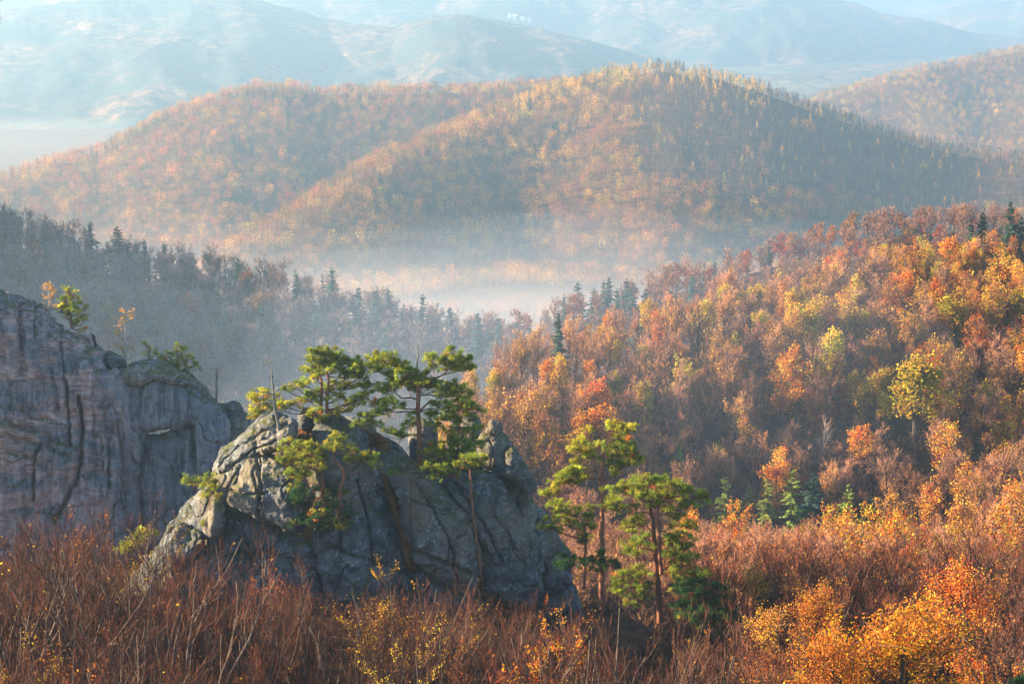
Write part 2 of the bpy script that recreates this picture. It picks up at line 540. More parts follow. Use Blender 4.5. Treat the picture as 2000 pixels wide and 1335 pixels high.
def bare_tree(seed, H=12, n1=13, n2=8, n3=9, leaves=0, pal='russet', lsize=.3, spread=(25, 60), rt=.022, bark=None, trunk_h=.75, dense=1.0, t0=.28, twig=None):
    """upright broadleaf tree: trunk with limbs, and a crown of fine twigs (with whatever leaves are left)"""
    rng = np.random.RandomState(seed)
    A, R = stem(rng, H * trunk_h, 8, .019 * H, .008 * H, .10)
    tr = MB()
    tr.add(*tubes(A, R, 6))
    A1, R1 = grow(rng, A, R, n1, t0, 1, H * .46, *spread, 1.0, 6, .14, .62, .3, .02, .45)
    tr.add(*tubes(A1, R1, 4))
    A2, R2 = grow(rng, A1, R1, n2, .2, 1, H * .2, 25, 60, .55, 4, .16, .6, .3, .014, .35)
    tr.add(*tubes(A2, R2, 3))
    cr = MB()
    A3, R3 = grow(rng, A2, R2, int(n3 * dense), .1, 1, H * .11, 20, 55, .45, 3, .16, .6, .4, rt, .3)
    V, F = tubes(A3, R3, 2)
    cr.add(V, F, 0, (0.85 + .3 * rng.rand(len(V), 1)) * np.ones(3))
    if leaves:
        ids = rng.randint(0, len(A3), leaves)
        cl = 0.5 + fbm(A3[:, 1] / (H * .13) + seed, 2)
        ids = ids[rng.rand(leaves) < np.clip(cl[ids] * 1.1 + .15, .03, 1)]
        pts, _ = along(A3[ids], rng.rand(len(ids), 1))
        pts = pts[:, 0] + rng.normal(size=(len(ids), 3)) * H * .012
        V, F = leaf_quads(rng, pts, lsize)
        cr.add(V, F, 1, np.repeat(pick(rng, pal, len(ids)), 4, 0))
    b = bark or M_BARK
    return tr.arrays(), cr.arrays(), [b], [twig or M_TWIG, M_LEAF]


def leafy_tree(seed, H=12, nl=2600, pal='golden', lsize=.31, spread=(30, 75), bark=None, narrow=1.0, trunk_h=.8, mixpal=None, low=.25):
    rng = np.random.RandomState(seed)
    A, R = stem(rng, H * trunk_h, 8, .017 * H, .006 * H, .08)
    tr = MB()
    tr.add(*tubes(A, R, 6))
    A1, R1 = grow(rng, A, R, 16, low, 1, H * .36 * narrow, *spread, .75, 5, .13, .55, .3, .02, .55)
    tr.add(*tubes(A1, R1, 4))
    A2, R2 = grow(rng, A1, R1, 7, .25, 1, H * .17 * narrow, 30, 65, .35, 4, .15, .6, .35, .014, .3)
    tr.add(*tubes(A2, R2, 3))
    cr = MB()
    A3, R3 = grow(rng, A2, R2, 4, .2, 1, H * .09, 25, 60, .2, 3, .2, .6, .4, .012, .2)
    V, F = tubes(A3, R3, 2)
    cr.add(V, F, 0, np.full(3, .7))
    nl = int(nl * 1.7)
    ids = rng.randint(0, len(A3), nl)
    cl = 0.5 + fbm(A3[:, 1] / (H * .12) + seed * 3, 2)
    ids = ids[rng.rand(nl) < np.clip(cl[ids] * 1.2 + .2, .05, 1)]
    pts, _ = along(A3[ids], rng.rand(len(ids), 1))
    pts = pts[:, 0] + rng.normal(size=(len(ids), 3)) * H * .02
    V, F = leaf_quads(rng, pts, lsize, .3)
    c = pick(rng, pal, len(ids))
    if mixpal:
        g = fbm(pts / (H * .2) + 9, 2) + rng.normal(size=len(pts)) * .2
        c = np.where((g > .05)[:, None], c, pick(rng, mixpal, len(ids)))
    cr.add(V, F, 1, np.repeat(c, 4, 0))
    return tr.arrays(), cr.arrays(), [bark or M_BARK], [M_TWIG, M_LEAF]


def fir(seed, H=12, nw=24, wid=.2, col=(0.035, 0.065, 0.045), per=8, sub=7):
    """conifer: straight stem, whorls of drooping boughs hung with needle sprays"""
    rng = np.random.RandomState(seed)
    tr = MB()
    A, R = stem(rng, H, 6, .016 * H, .002 * H, .01)
    tr.add(*tubes(A, R, 6))
    cr = MB()
    zs = np.repeat(np.linspace(.10, .985, nw), per) + rng.normal(size=nw * per) * .012
    n = len(zs)
    t = np.clip(zs, 0.02, 1)
    L = H * wid * ((1 - t) ** .72 + .035) * rng.uniform(.55, 1.2, n) * (1 + .15 * np.sin(zs * 40 + seed))
    az = rng.uniform(0, 2 * math.pi, n)
    up = np.where(t > .8, .5, .05) + rng.normal(size=n) * .12
    u = np.linspace(0, 1, 4)
    rad = np.stack([np.cos(az), np.sin(az), az * 0], -1)
    B = np.zeros((n, 4, 3))
    for i, q in enumerate(u):
        B[:, i] = rad * (L * q)[:, None]
        B[:, i, 2] = H * t + L * (up * q - (.42 - .3 * t) * q * q)
    V, F = tubes(B, np.full((n, 4), .02) * (1 - u * .6), 2)
    cr.add(V, F, 0, np.array(col) * .8)
    # sprays
    tt = np.tile(np.linspace(.18, 1, sub), (n, 1)) + rng.normal(size=(n, sub)) * .05
    p, d = along(B, np.clip(tt, 0, 1))
    side = np.stack([-np.sin(az), np.cos(az), az * 0], -1)[:, None, :]
    hw = (L[:, None] * .36 * (1.15 - tt) + .17)[..., None] * rng.uniform(.7, 1.2, (n, sub, 1))
    lg = (L / sub * 1.5)[:, None, None] + .08
    dz = np.array([0, 0, 1.0])
    droop = -dz * hw * rng.uniform(.1, .55, (n, sub, 1))
    q = np.stack([p - d * lg * .5, p + side * hw + droop, p + d * lg * .7, p - side * hw + droop], 2).reshape(-1, 3)
    cc = np.array(col) * rng.lognormal(0, .22, (n * sub, 1)) * (1 + .5 * (rng.rand(n * sub, 1) < .15))
    cr.add(q, np.arange(len(q)).reshape(-1, 4), 0, np.repeat(cc, 4, 0))
    return tr.arrays(), cr.arrays(), [M_DARKBARK], [M_FIR]


PROTO_H = {}


def proto(name, parts, one=False):
    ta, ca, tm, cm = parts
    if one:
        m = MB()
        m.add(ta[0], ta[1], 0, ta[3])
        m.add(ca[0], ca[1], 0, ca[3])
        V, F, M, T = m.arrays()
        M[len(ta[1]):] = 1 + ca[2]
        pr = name, [(name, mesh(name, V, F, M, T, tm + cm))]
    else:
        pr = name, [('trunk', mesh(name + '_trunk', *ta, tm)), ('crown', mesh(name + '_crown', *ca, cm))]
    PROTO_H[pr[1][0][1].name] = float(np.percentile(ca[0][:, 2], 99.7))
    return pr


# low detail arrays for the woods that nobody could count: (V, F, M, T) with M 0 = wood, 1 = leaf


def joined(parts):
    ta, ca, tm, cm = parts
    m = MB()
    m.add(ta[0], ta[1], 0, ta[3] * .35)
    m.add(ca[0], ca[1], 0, ca[3])
    V, F, M, T = m.arrays()
    leafm = len(cm) - 1
    M[len(ta[1]):] = (ca[2] == leafm).astype(int) if leafm else 1
    return V, F, M, T


def tiny_round(seed, nl=170, ls=.7, H=12.5, w=.34, trunk=True, bot=.3):
    """distant broadleaf crown: leaf sprays scattered through an uneven crown volume over a stem"""
    rng = np.random.RandomState(seed)
    m = MB()
    A, R = stem(rng, H * .7, 3, .2, .1, .05)
    m.add(*tubes(A, R, 3), 0, (.5, .45, .4))
    A1, R1 = grow(rng, A, R, 5, .3, 1, H * .4, 20, 45, .8, 3, .1, .6, .4, .05, .3)
    m.add(*tubes(A1, R1, 2), 0, (.45, .4, .35))
    d = norm(rng.normal(size=(nl, 3))) * rng.rand(nl, 1) ** .4
    d *= (1 + .35 * fbm(d * 1.7 + seed, 2))[:, None]
    pts = d * np.array([w * H, w * H, H * (1 - bot) / 2]) + (0, 0, H * (1 + bot) / 2)
    V, F = leaf_quads(rng, pts, ls, .4)
    m.add(V, F, 1, np.repeat(rng.lognormal(0, .22, (nl, 1)), 4, 0) * np.ones(3))
    return m.arrays()


def tiny_larch(seed, H=12, nl=60):
    """slender plantation tree: tall bare pole with a small narrow crown on top"""
    rng = np.random.RandomState(seed)
    m = MB()
    A, R = stem(rng, H, 3, .13, .06, .015)
    m.add(*tubes(A, R, 3), 0, (1.15, 1.1, 1.05))
    z = rng.uniform(.40, 1, nl)
    an = rng.uniform(0, 6.28, nl)
    rr = H * .13 * (1.08 - z) / .5 * rng.rand(nl) ** .5 + .1
    pts = np.stack([rr * np.cos(an), rr * np.sin(an), z * H], -1)
    V, F = leaf_quads(rng, pts, .8, .2)
    m.add(V, F, 1, np.repeat(rng.lognormal(0, .2, (nl, 1)), 4, 0) * np.ones(3))
    return m.arrays()


def bake(name, mats, protos, which, pos, scale, rz, tint, label, sxy=None):
    """many far trees of one wood as one mesh; tint is each tree's own leaf colour"""
    mb = MB()
    sxy = np.ones(len(pos)) if sxy is None else sxy
    for i, (V, F, M, T) in enumerate(protos):
        s = np.where(which == i)[0]
        if not len(s):
            continue
        c, sn = np.cos(rz[s])[:, None], np.sin(rz[s])[:, None]
        k = scale[s][:, None]
        kx = k * sxy[s][:, None]
        W = np.stack([(V[:, 0] * c - V[:, 1] * sn) * kx, (V[:, 0] * sn + V[:, 1] * c) * kx, V[:, 2] * k + 0 * c], -1) + pos[s][:, None, :]
        leafv = np.zeros(len(V), bool)
        leafv[F[M == 1].ravel()] = True
        TT = np.where(leafv[None, :, None], T[None] * tint[s][:, None, :], T[None] * np.ones((len(s), 1, 1)))
        FF = F[None] + (np.arange(len(s)) * len(V))[:, None, None]
        mb.add(W.reshape(-1, 3), FF.reshape(-1, 4), 0, TT.reshape(-1, 3))
        mb.M[-1] = np.tile(M, len(s))
    V, F, M, T = mb.arrays()
    return tag(obj(name, mesh(name, V, F, M, T, mats)), label, None, None, 'stuff')


M_FARWOOD = bark_mat('distant_stems', (0.10, 0.08, 0.07), (0.16, 0.13, 0.11), 2, 0, True)
M_FARLEAF = leaf_mat('distant_leaves', 0.35, 0.0)


def scatter(rng, a0, a1, y0, y1, sp):
    """jittered points over a wedge of ground"""
    X0, X1 = min(a0 * y1, a0 * y0), max(a1 * y1, a1 * y0)
    gx, gy = np.meshgrid(np.arange(X0, X1, sp), np.arange(y0, y1, sp))
    x = gx.ravel() + rng.uniform(-.48, .48, gx.size) * sp + (np.indices(gx.shape)[0].ravel() % 2) * sp * .5
    y = gy.ravel() + rng.uniform(-.48, .48, gy.size) * sp
    k = (x / y > a0) & (x / y < a1)
    return x[k], y[k]


def mixcols(rng, n, names, probs):
    ids = rng.choice(len(names), n, p=np.array(probs) / sum(probs))
    C = np.zeros((n, 3))
    for i, nm in enumerate(names):
        s = ids == i
        C[s] = pick(rng, nm, s.sum(), .15)
    return C
# ------------------------------------------------------------------ the big hills across the valley
PAL['mauve'] = [(0.20, 0.095, 0.035), (0.26, 0.115, 0.035), (0.15, 0.08, 0.035), (0.30, 0.14, 0.035)]
PAL['larch'] = [(0.055, 0.05, 0.022), (0.04, 0.05, 0.025), (0.09, 0.065, 0.022), (0.025, 0.038, 0.024)]  # dark larch, deepened further to carry the shade of the hill's right flank
PAL['gold2'] = [(0.50, 0.27, 0.015), (0.56, 0.34, 0.015), (0.44, 0.20, 0.012), (0.33, 0.25, 0.015)]
PAL['darkfir'] = [(0.03, 0.055, 0.045), (0.04, 0.07, 0.05)]

rng = np.random.RandomState(21)
FARP = [tiny_round(40 + i) for i in range(4)] + [tiny_round(50, 140, .75, 12, .3, True, .1), tiny_larch(60), tiny_larch(61), joined(fir(62, 13, 12, .2, (1, 1, 1), 6, 2))]


def hill_wood(name, hn, y0, y1, a0, a1, sp, label, larch=False, keep_below=60):
    x, y = scatter(rng, a0, a1, y0, y1, sp)
    z = ground_z(x, y, False)
    H = HILLS[hn]
    a = x / y
    hz = hill_z(H, a, y)
    # only where this hill is the surface and not far down its hidden back
    back = y - np.interp(a, H['a'], H['Y'])
    others = np.max([hill_z(h, a, y) for k_, h in HILLS.items() if k_ != hn], 0)
    ok = (hz > others - 4) & (back < keep_below) & (hz > -262)
    x, y, z, back = x[ok], y[ok], z[ok], back[ok]
    z = ground_z(x, y)
    px, py = proj(x, y, z)
    ok = (px > -120) & (px < 2120)
    x, y, z, back, px, py = x[ok], y[ok], z[ok], back[ok], px[ok], py[ok]
    n = len(x)
    g = n2(x, y, 110, 3, 5.0)
    gold = smooth(.0, .35, g + .35 * smooth(120, -60, -back) * .6)
    C = mixcols(rng, n, ['mauve', 'russet', 'gold2', 'orange'], [4, 4, 2, 1])
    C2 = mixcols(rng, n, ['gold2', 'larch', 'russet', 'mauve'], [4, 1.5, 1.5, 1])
    C = np.where((rng.rand(n) < gold * .8)[:, None], C2, C)
    st = n2(x, y, 55, 2, 12.0)[:, None] + rng.normal(size=(n, 1)) * .12      # stands of one kind
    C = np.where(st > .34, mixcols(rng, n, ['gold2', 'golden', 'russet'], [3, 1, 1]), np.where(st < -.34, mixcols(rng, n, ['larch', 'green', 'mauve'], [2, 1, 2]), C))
    C = C * .85 + .15 * np.array([.26, .13, .04])
    which = rng.randint(0, 5, n)
    sc_ = rng.uniform(.5, 1.2, n)
    cf = n2(x, y, 60, 2, 9.0)
    fi = (cf > .42) & (rng.rand(n) < .5) | (rng.rand(n) < .015)
    if larch:
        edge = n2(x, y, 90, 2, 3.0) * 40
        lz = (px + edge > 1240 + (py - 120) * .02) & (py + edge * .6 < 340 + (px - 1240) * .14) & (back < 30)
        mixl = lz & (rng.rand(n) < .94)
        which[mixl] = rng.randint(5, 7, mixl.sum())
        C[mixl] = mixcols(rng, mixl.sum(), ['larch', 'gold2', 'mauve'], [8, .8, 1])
        fi &= ~mixl
        top = (back > -70) & (px < 1500) & (px > 1000)
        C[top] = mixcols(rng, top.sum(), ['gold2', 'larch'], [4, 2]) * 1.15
        nar = top & (rng.rand(n) < .4)
        which[nar] = rng.randint(5, 7, nar.sum())
    C[fi] = pick(rng, 'darkfir', fi.sum())
    which[fi] = 7
    sxy = rng.uniform(.85, 1.2, n)
    bake(name, [M_FARWOOD, M_FARLEAF], FARP, which, np.stack([x, y, z - .3], -1), sc_, rng.uniform(0, 6.28, n), C, label, sxy)
    return n


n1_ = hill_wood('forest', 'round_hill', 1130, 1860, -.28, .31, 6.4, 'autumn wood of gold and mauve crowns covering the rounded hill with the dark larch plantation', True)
n2_ = hill_wood('forest', 'long_hill', 1480, 2110, -.30, .12, 7.2, 'golden autumn wood covering the long hill behind the mist', False)
n3_ = hill_wood('forest', 'far_hill', 2200, 3010, .10, .31, 9.0, 'pinkish brown wood on the far slope beyond the larch hill')

# valley floor between the ridges
x, y = scatter(rng, -.30, .2, 640, 1200, 10)
z = ground_z(x, y)
keep = (z < -150) & (rng.rand(len(x)) < .75)
x, y, z = x[keep], y[keep], z[keep]
n = len(x)
C = mixcols(rng, n, ['russet', 'orange', 'gold2', 'mauve'], [4, 2.5, 2, 2])
wh = rng.randint(0, 5, n)
fi = rng.rand(n) < .2
wh[fi] = 7
C[fi] = pick(rng, 'darkfir', fi.sum())
bake('forest', [M_FARWOOD, M_FARLEAF], FARP, wh, np.stack([x, y, z - .3], -1), rng.uniform(.7, 1.15, n), rng.uniform(0, 6.28, n), C, 'misty orange wood with small firs on the valley floor')
# ------------------------------------------------------------------ woods near enough to count
rng = np.random.RandomState(5)
WOOD = []          # (object, kind, zone, px, py) - labels are given at the end


def ground_Y(px, py, y0=95, y1=345):
    Y = np.linspace(y0, y1, 600)
    a = (px - 1000) / FPX / (CP + (667.5 - py) / FPX * SP)
    q = proj(a * Y, Y, ground_z(a * Y, Y))[1]
    return float(Y[np.argmin(np.abs(q - py))])


def stand(pr, px, top, Y, kind, zone, cat, H0=12, hmin=4, hmax=22, sxy=1.0, label=None, group=None, lean=0.03):
    """plant a tree at depth Y so that its top reaches photo row `top`"""
    p = P(px, top, Y)
    g = float(ground_z(p[0], p[1])) - .15
    H = min(max(p[2] - g, hmin), hmax)
    s = H / PROTO_H[pr[1][0][1].name]
    o = place(pr, (p[0], p[1], g), s, rng.uniform(0, 6.28), label, cat, group, sxy, (rng.normal() * lean, rng.normal() * lean))
    if label is None:
        q = proj(p[0], p[1], g + H * .7)
        WOOD.append((o, kind, zone, float(q[0]), float(q[1]), H))
    return o


BARE = [proto('bare_tree', bare_tree(100 + i, leaves=[300, 900, 500, 1300, 120][i], pal=['russet', 'golden', 'orange', 'golden', 'russet'][i], dense=1.1, rt=.018)) for i in range(5)]
RUSSET = [proto('russet_tree', bare_tree(120 + i, 10, 17, 9, 9, [500, 900, 250][i], ['russet', 'orange', 'russet'][i], .28, (30, 65), .018, trunk_h=.62, dense=1.2, t0=.12)) for i in range(3)]
GOLD = [proto('golden_tree', leafy_tree(140 + i, nl=[2400, 1700, 3000, 1200][i], pal='golden', mixpal=['lime', 'russet', 'orange', 'russet'][i])) for i in range(4)]
ORANGE = [proto('orange_tree', leafy_tree(150 + i, nl=[2400, 1600, 1300][i], pal='orange', mixpal=['golden', 'russet', 'fire'][i])) for i in range(3)]
LIME = [proto('lime_tree', leafy_tree(160 + i, nl=[2600, 1800][i], pal='lime', mixpal=['golden', 'yellow'][i], narrow=[1, .6][i])) for i in range(2)]
YELLOW = proto('yellow_tree', leafy_tree(170, nl=1800, pal='yellow', mixpal='golden', narrow=.55))
FIRS = [proto('fir_tree', fir(180 + i, 12, 24, [.22, .19, .25][i])) for i in range(3)]
SPARSEFIR = proto('fir_tree', fir(190, 12, 15, .24, (0.22, 0.26, 0.05), 7, 6))
GREENFIR = proto('fir_tree', fir(191, 12, 17, .21, (0.17, 0.21, 0.04), 7, 6))
DARKTREE = proto('dark_limbed_tree', bare_tree(200, 12, 9, 6, 6, 100, 'russet', .25, (25, 55), .014, M_DARKBARK, .55))
PALETREE = proto('pale_barked_tree', bare_tree(201, 12, 7, 6, 6, 60, 'russet', .25, (18, 40), .014, M_PALEBARK, .7))

taken = []


def free(x, y, d):
    for (a, b) in taken:
        if (a - x) ** 2 + (b - y) ** 2 < d * d:
            return False
    return True


def hero(pr, px, top, base, label, cat, Y=None, sxy=1.0, hmax=22, group=None):
    Y = Y or ground_Y(px, base)
    p = P(px, top, Y)
    taken.append((p[0], p[1]))
    return stand(pr, px, top, Y, '', '', cat, label=label, sxy=sxy, hmax=hmax, group=group, lean=.015)


LAND = []          # landmarks for the labels of the unnamed trees: (px, py, words)


def H_(pr, px, top, base, label, cat, mark=None, **kw):
    o = hero(pr, px, top, base, label, cat, **kw)
    if mark:
        LAND.append((px, (top * 2 + base) / 3, mark))
    return o


H_(GOLD[0], 1350, 700, 800, 'bright golden tree glowing alone below the big dark branched tree on the wooded slope', 'tree', 'the glowing golden tree')
H_(DARKTREE, 1365, 578, 725, 'large spreading bare tree with dark forked limbs on the shoulder of the slope', 'tree', 'the large forked bare tree', sxy=1.2)
H_(LIME[0], 1425, 556, 665, 'lime and gold tree rising on the crest just right of the large forked bare tree', 'tree', 'the lime tree on the crest')
H_(LIME[0], 1472, 552, 655, 'dense olive green tree beside the lime and gold tree on the crest', 'tree', 'the olive green crest tree', sxy=1.15)
H_(YELLOW, 1597, 575, 690, 'narrow bright yellow tree standing out among brown crowns near the top of the slope', 'tree', 'the narrow bright yellow tree')
H_(GOLD[1], 1505, 622, 740, 'golden tree with greenish lower boughs in the middle of the upper slope', 'tree', 'the greenish golden tree')
H_(LIME[1], 1622, 640, 780, 'tall golden tree with an ivy green foot below the narrow yellow tree', 'tree', 'the ivy footed golden tree')
H_(GOLD[2], 1532, 692, 815, 'loose orange gold tree at the centre of the wooded slope', 'tree', 'the loose orange gold tree')
H_(GOLD[3], 1450, 740, 850, 'thin golden tree with leaves all down its stem', 'tree', 'the thin golden tree')
H_(LIME[1], 1795, 690, 905, 'tall slim lime green tree on a dark bare stem beneath a red crown', 'tree', 'the tall slim lime tree', sxy=1.3)
H_(ORANGE[1], 1797, 668, 850, 'small red orange crown showing over the tall slim lime tree', 'tree', 'the red orange crown')
H_(ORANGE[0], 1845, 750, 905, 'wide orange tree immediately right of the tall slim lime tree', 'tree', 'the wide orange tree')
H_(GOLD[2], 1682, 828, 945, 'spreading golden yellow tree low on the slope, lit over the dark gap', 'tree', 'the spreading golden yellow tree')
H_(GOLD[0], 1405, 862, 945, 'pale gold rounded tree in the hollow above the small green firs', 'tree', 'the pale gold tree in the hollow')
H_(ORANGE[2], 1975, 860, 990, 'big yellow and orange tree at the frame edge above the russet brush', 'tree', 'the yellow and orange edge tree', sxy=1.2)
H_(LIME[1], 1928, 742, 850, 'bright lime yellow sapling between orange crowns high at the right', 'tree', 'the lime yellow sapling')
H_(ORANGE[0], 1962, 486, 610, 'large fiery orange tree on the ridge top at the frame edge', 'tree', 'the fiery orange ridge tree', sxy=1.25)
H_(LIME[0], 1730, 478, 585, 'lime green tree on the ridge top between brown crowns', 'tree', 'the lime ridge tree')
H_(LIME[0], 1872, 575, 720, 'broad olive and gold tree under the fiery orange ridge tree', 'tree', 'the broad olive tree', sxy=1.2)
H_(GOLD[1], 1785, 470, 580, 'golden tree on the ridge top beside a lime green one', 'tree', 'the golden ridge tree')
H_(PALETREE, 1612, 800, 910, 'pale barked bare tree with several upright stems on the slope', 'tree', 'the pale barked tree')
H_(PALETREE, 1640, 650, 775, 'bare tree with one straight pale trunk beside the ivy footed golden tree', 'tree', None, sxy=.6)
# firs in the hollow
for px, top, base, pr, lb in [
        (1420, 938, 1030, SPARSEFIR, 'open light green fir, first of the row of firs in the hollow'),
        (1462, 955, 1025, GREENFIR, 'small faint fir half hidden by bare brush in the hollow'),
        (1502, 940, 1030, GREENFIR, 'yellow green fir with a full skirt in the hollow'),
        (1550, 922, 1032, GREENFIR, 'tallest yellow green fir with a dark tip in the hollow'),
        (1588, 930, 1030, FIRS[2], 'dark fir with wide open tiers in the hollow'),
        (1655, 952, 1030, GREENFIR, 'bright green fir with drooping sides beside the bare gap'),
        (1705, 975, 1025, FIRS[1], 'smallest dark green fir at the end of the row in the hollow'),
        (1325, 868, 960, SPARSEFIR, 'pale hazy fir behind the dark pine, left of the pale gold tree'),
        (1258, 872, 960, SPARSEFIR, 'hazy fir just behind the yellow topped pine')]:
    H_(pr, px, top - 6, base, lb, 'fir', Y=(238 + (px % 7)) if px > 1400 else None, sxy=1.15, mark='the firs in the hollow' if px in (1420, 1550, 1655) else None, group='firs in the hollow')
# crisp dark firs on the skyline
for px, top, Y, lb in [(1897, 426, 349, 'dark fir on the ridge top, first of two side by side'), (1922, 415, 349, 'dark fir on the ridge top, taller of two side by side'),
                       (1950, 448, 347, 'short dark fir on the ridge top beside a clearing'), (1980, 394, 346, 'tallest dark fir on the ridge top at the frame edge'), (1997, 425, 349, 'dark fir on the ridge top cut by the frame edge'),
                       (1093, 611, 286, 'lone dark fir on the crest above the central valley')]:
    p = P(px, top, Y)
    taken.append((p[0], p[1]))
    stand(FIRS[px % 3], px, top, Y, '', '', 'fir', label=lb, group='dark firs on the ridge top' if px > 1800 else None, hmax=19, hmin=5)

# the wooded right slope
YFIR = max(ground_Y(q, 1030) for q in (1420, 1500, 1590, 1700))
x, y = scatter(rng, -.10, .295, 138, 352, 4.3)
a = x / y
keep = (y < np.interp(a, HILLS['right_slope']['a'], HILLS['right_slope']['Y']) + 12) & ((a > .02) | (y > 215)) & (y > np.interp(a, [-.1, .02, .06, .12, .3], [250, 250, 215, 175, 138]))
x, y = x[keep], y[keep]
o = np.argsort(y)
for xx, yy in zip(x[o], y[o]):
    if not free(xx, yy, 3.0):
        continue
    zz = float(ground_z(xx, yy)) - .2
    px, py = proj(xx, yy, zz + 6)
    if not (860 < px < 2060):
        continue
    hollow = yy < np.interp(px, [1200, 1400, 1700, 2000], [232, 226, 205, 195])
    warm = smooth(1250, 1850, px) + .5 * float(n2(xx, yy, 35, 2, 2.0))
    r = rng.rand() + .35 * float(n2(xx, yy, 26, 2, 7.0)) + .13 * smooth(1350, 1700, px) * smooth(285, 315, yy)
    if hollow:
        pr, kind, cat = (RUSSET[rng.randint(3)], 'russet', 'tree') if r > .10 else (ORANGE[2], 'orange', 'tree')
        H = rng.uniform(6.5, 9.5)
        pb = 10
        if 1230 < px < 1745 and yy < 244:                # keep the view to the little firs open
            tz = P(px, 1005 + rng.uniform(0, 25), yy)[2]
            H = min(H, tz - zz)
            if H < 2.5:
                continue
    else:
        H = rng.uniform(8.5, 13.5)
        if yy > np.interp(a_ := xx / yy, HILLS['right_slope']['a'], HILLS['right_slope']['Y']) - 22:
            H = rng.uniform(7.5, 10.5)
        if 1375 < px < 1745 and yy < 244:
            H = min(H, P(px, 1003 + rng.uniform(0, 25), yy)[2] - zz)
            if H < 2.5:
                continue
        pb = 12
        foot = yy < np.interp(px, [900, 1150, 1300, 1750, 2000], [240, 248, 272, 272, 235])
        if foot and rng.rand() < .75:
            pr, kind, pb = RUSSET[rng.randint(3)], 'russet', 10
            H = min(H, rng.uniform(5, 8))
        elif r < .50 - .2 * warm:
            pr, kind = BARE[rng.randint(5)], 'bare'
        elif r < .58 - .06 * warm:
            pr, kind, pb = RUSSET[rng.randint(3)], 'russet', 10
        elif r < .88 - .12 * warm:
            pr, kind = GOLD[rng.randint(4)], 'golden'
        elif r < .93 + .13 * warm:
            pr, kind = ORANGE[rng.randint(3)], 'orange'
        else:
            pr, kind = LIME[rng.randint(2)], 'lime'
    ob = place(pr, (xx, yy, zz), H / pb, rng.uniform(0, 6.28), None, 'tree', None, rng.uniform(.68, .98), (rng.normal() * .03, rng.normal() * .03))
    WOOD.append((ob, kind, 'hollow' if hollow else ('behind' if px < 1060 else 'slope'), float(px), float(py), H))

# left ridge: firs picked out one by one, bare trees between them
MIDBARE = [joined(bare_tree(220 + i, 12, 11, 7, 6, 60, 'russet', .4, rt=.045)) for i in range(3)]
MIDGOLD = [joined(leafy_tree(226, 12, 500, 'golden', .7, mixpal='lime'))]
MIDFIR = [joined(fir(228, 12, 16, .22, (1, 1, 1), 6, 4))]
LEFTBARE = [proto('bare_tree', bare_tree(230 + i, 12, 12, 6, 7, 50 * i, 'russet', .3, (18, 50), .022, dense=1, twig=M_MAUVE), True) for i in range(3)]
LFIR = [proto('fir_tree', fir(240 + i, 12, 22, [.24, .2, .27][i], (0.035, 0.075, 0.06), 7, 5), True) for i in range(3)]
lf = [(232, 452, 521), (250, 478, 519), (279, 476, 517), (264, 492, 512), (176, 442, 523), (131, 462, 520), (109, 455, 523), (320, 488, 520), (352, 505, 513), (377, 512, 512), (398, 545, 500), (412, 560, 494), (465, 537, 508), (480, 552, 500), (519, 538, 510), (527, 556, 500), (580, 543, 507), (596, 575, 495),
      (650, 533, 511), (700, 572, 500), (733, 578, 497), (762, 575, 499), (785, 612, 487), (825, 585, 490), (360, 570, 490), (440, 590, 482), (455, 600, 478), (545, 600, 480), (640, 600, 486), (300, 540, 498), (60, 520, 505), (215, 520, 508), (690, 640, 470), (570, 640, 468)]
for px, top, Y in lf:
    p = P(px, top, Y)
    taken.append((p[0], p[1]))
    stand(LFIR[rng.randint(3)], px, top - 10, Y, 'fir', 'left', 'fir', hmin=10, hmax=19, sxy=1.25)
for q in range(46):
    t_ = rng.rand()
    px = 15 + 830 * t_
    Y = np.interp(px, [0, 850], [528, 490]) - rng.uniform(2, 70)
    top = np.interp(px, [0, 300, 500, 700, 850], [415, 495, 525, 580, 612]) + (np.interp(px, [0, 850], [528, 490]) - Y) * 1.9 + rng.uniform(-25, 10)
    p = P(px, top, Y)
    if free(p[0], p[1], 3):
        taken.append((p[0], p[1]))
        stand(LFIR[rng.randint(3)], px, top, Y, 'fir', 'left', 'fir', hmin=8, hmax=16, sxy=1.2)
for px, top, Y, lb in [(880, 573, 486, 'broadest dark fir standing in the mist at the end of the shaded ridge'), (932, 584, 482, 'small pointed fir in the mist right of the broadest one'), (970, 596, 478, 'pale fir in the mist behind the topmost pine bough'), (1010, 598, 476, 'slim pale fir in the mist, left of a twin topped pair'),
                       (1040, 591, 474, 'wide fir in the mist, taller of a close pair'), (1054, 600, 472, 'fir in the mist, lower of a close pair')]:
    stand(LFIR[rng.randint(3)], px, top - 8, Y, '', '', 'fir', label=lb, group='firs standing in the mist', hmin=5, hmax=14, sxy=1.35)
for px, top, Y in [(1315, 533, 575), (1240, 545, 585), (1225, 535, 590), (1262, 542, 585), (1205, 560, 580), (1290, 560, 575), (1180, 530, 640), (1185, 550, 600), (1250, 575, 560), (1160, 570, 590), (1130, 560, 610), (1500, 487, 650), (1395, 520, 630), (1350, 545, 600), (1100, 585, 590)]:
    stand(LFIR[rng.randint(3)], px, top - 8, Y, 'fir', 'mid', 'fir', hmin=7, hmax=15, sxy=1.3)

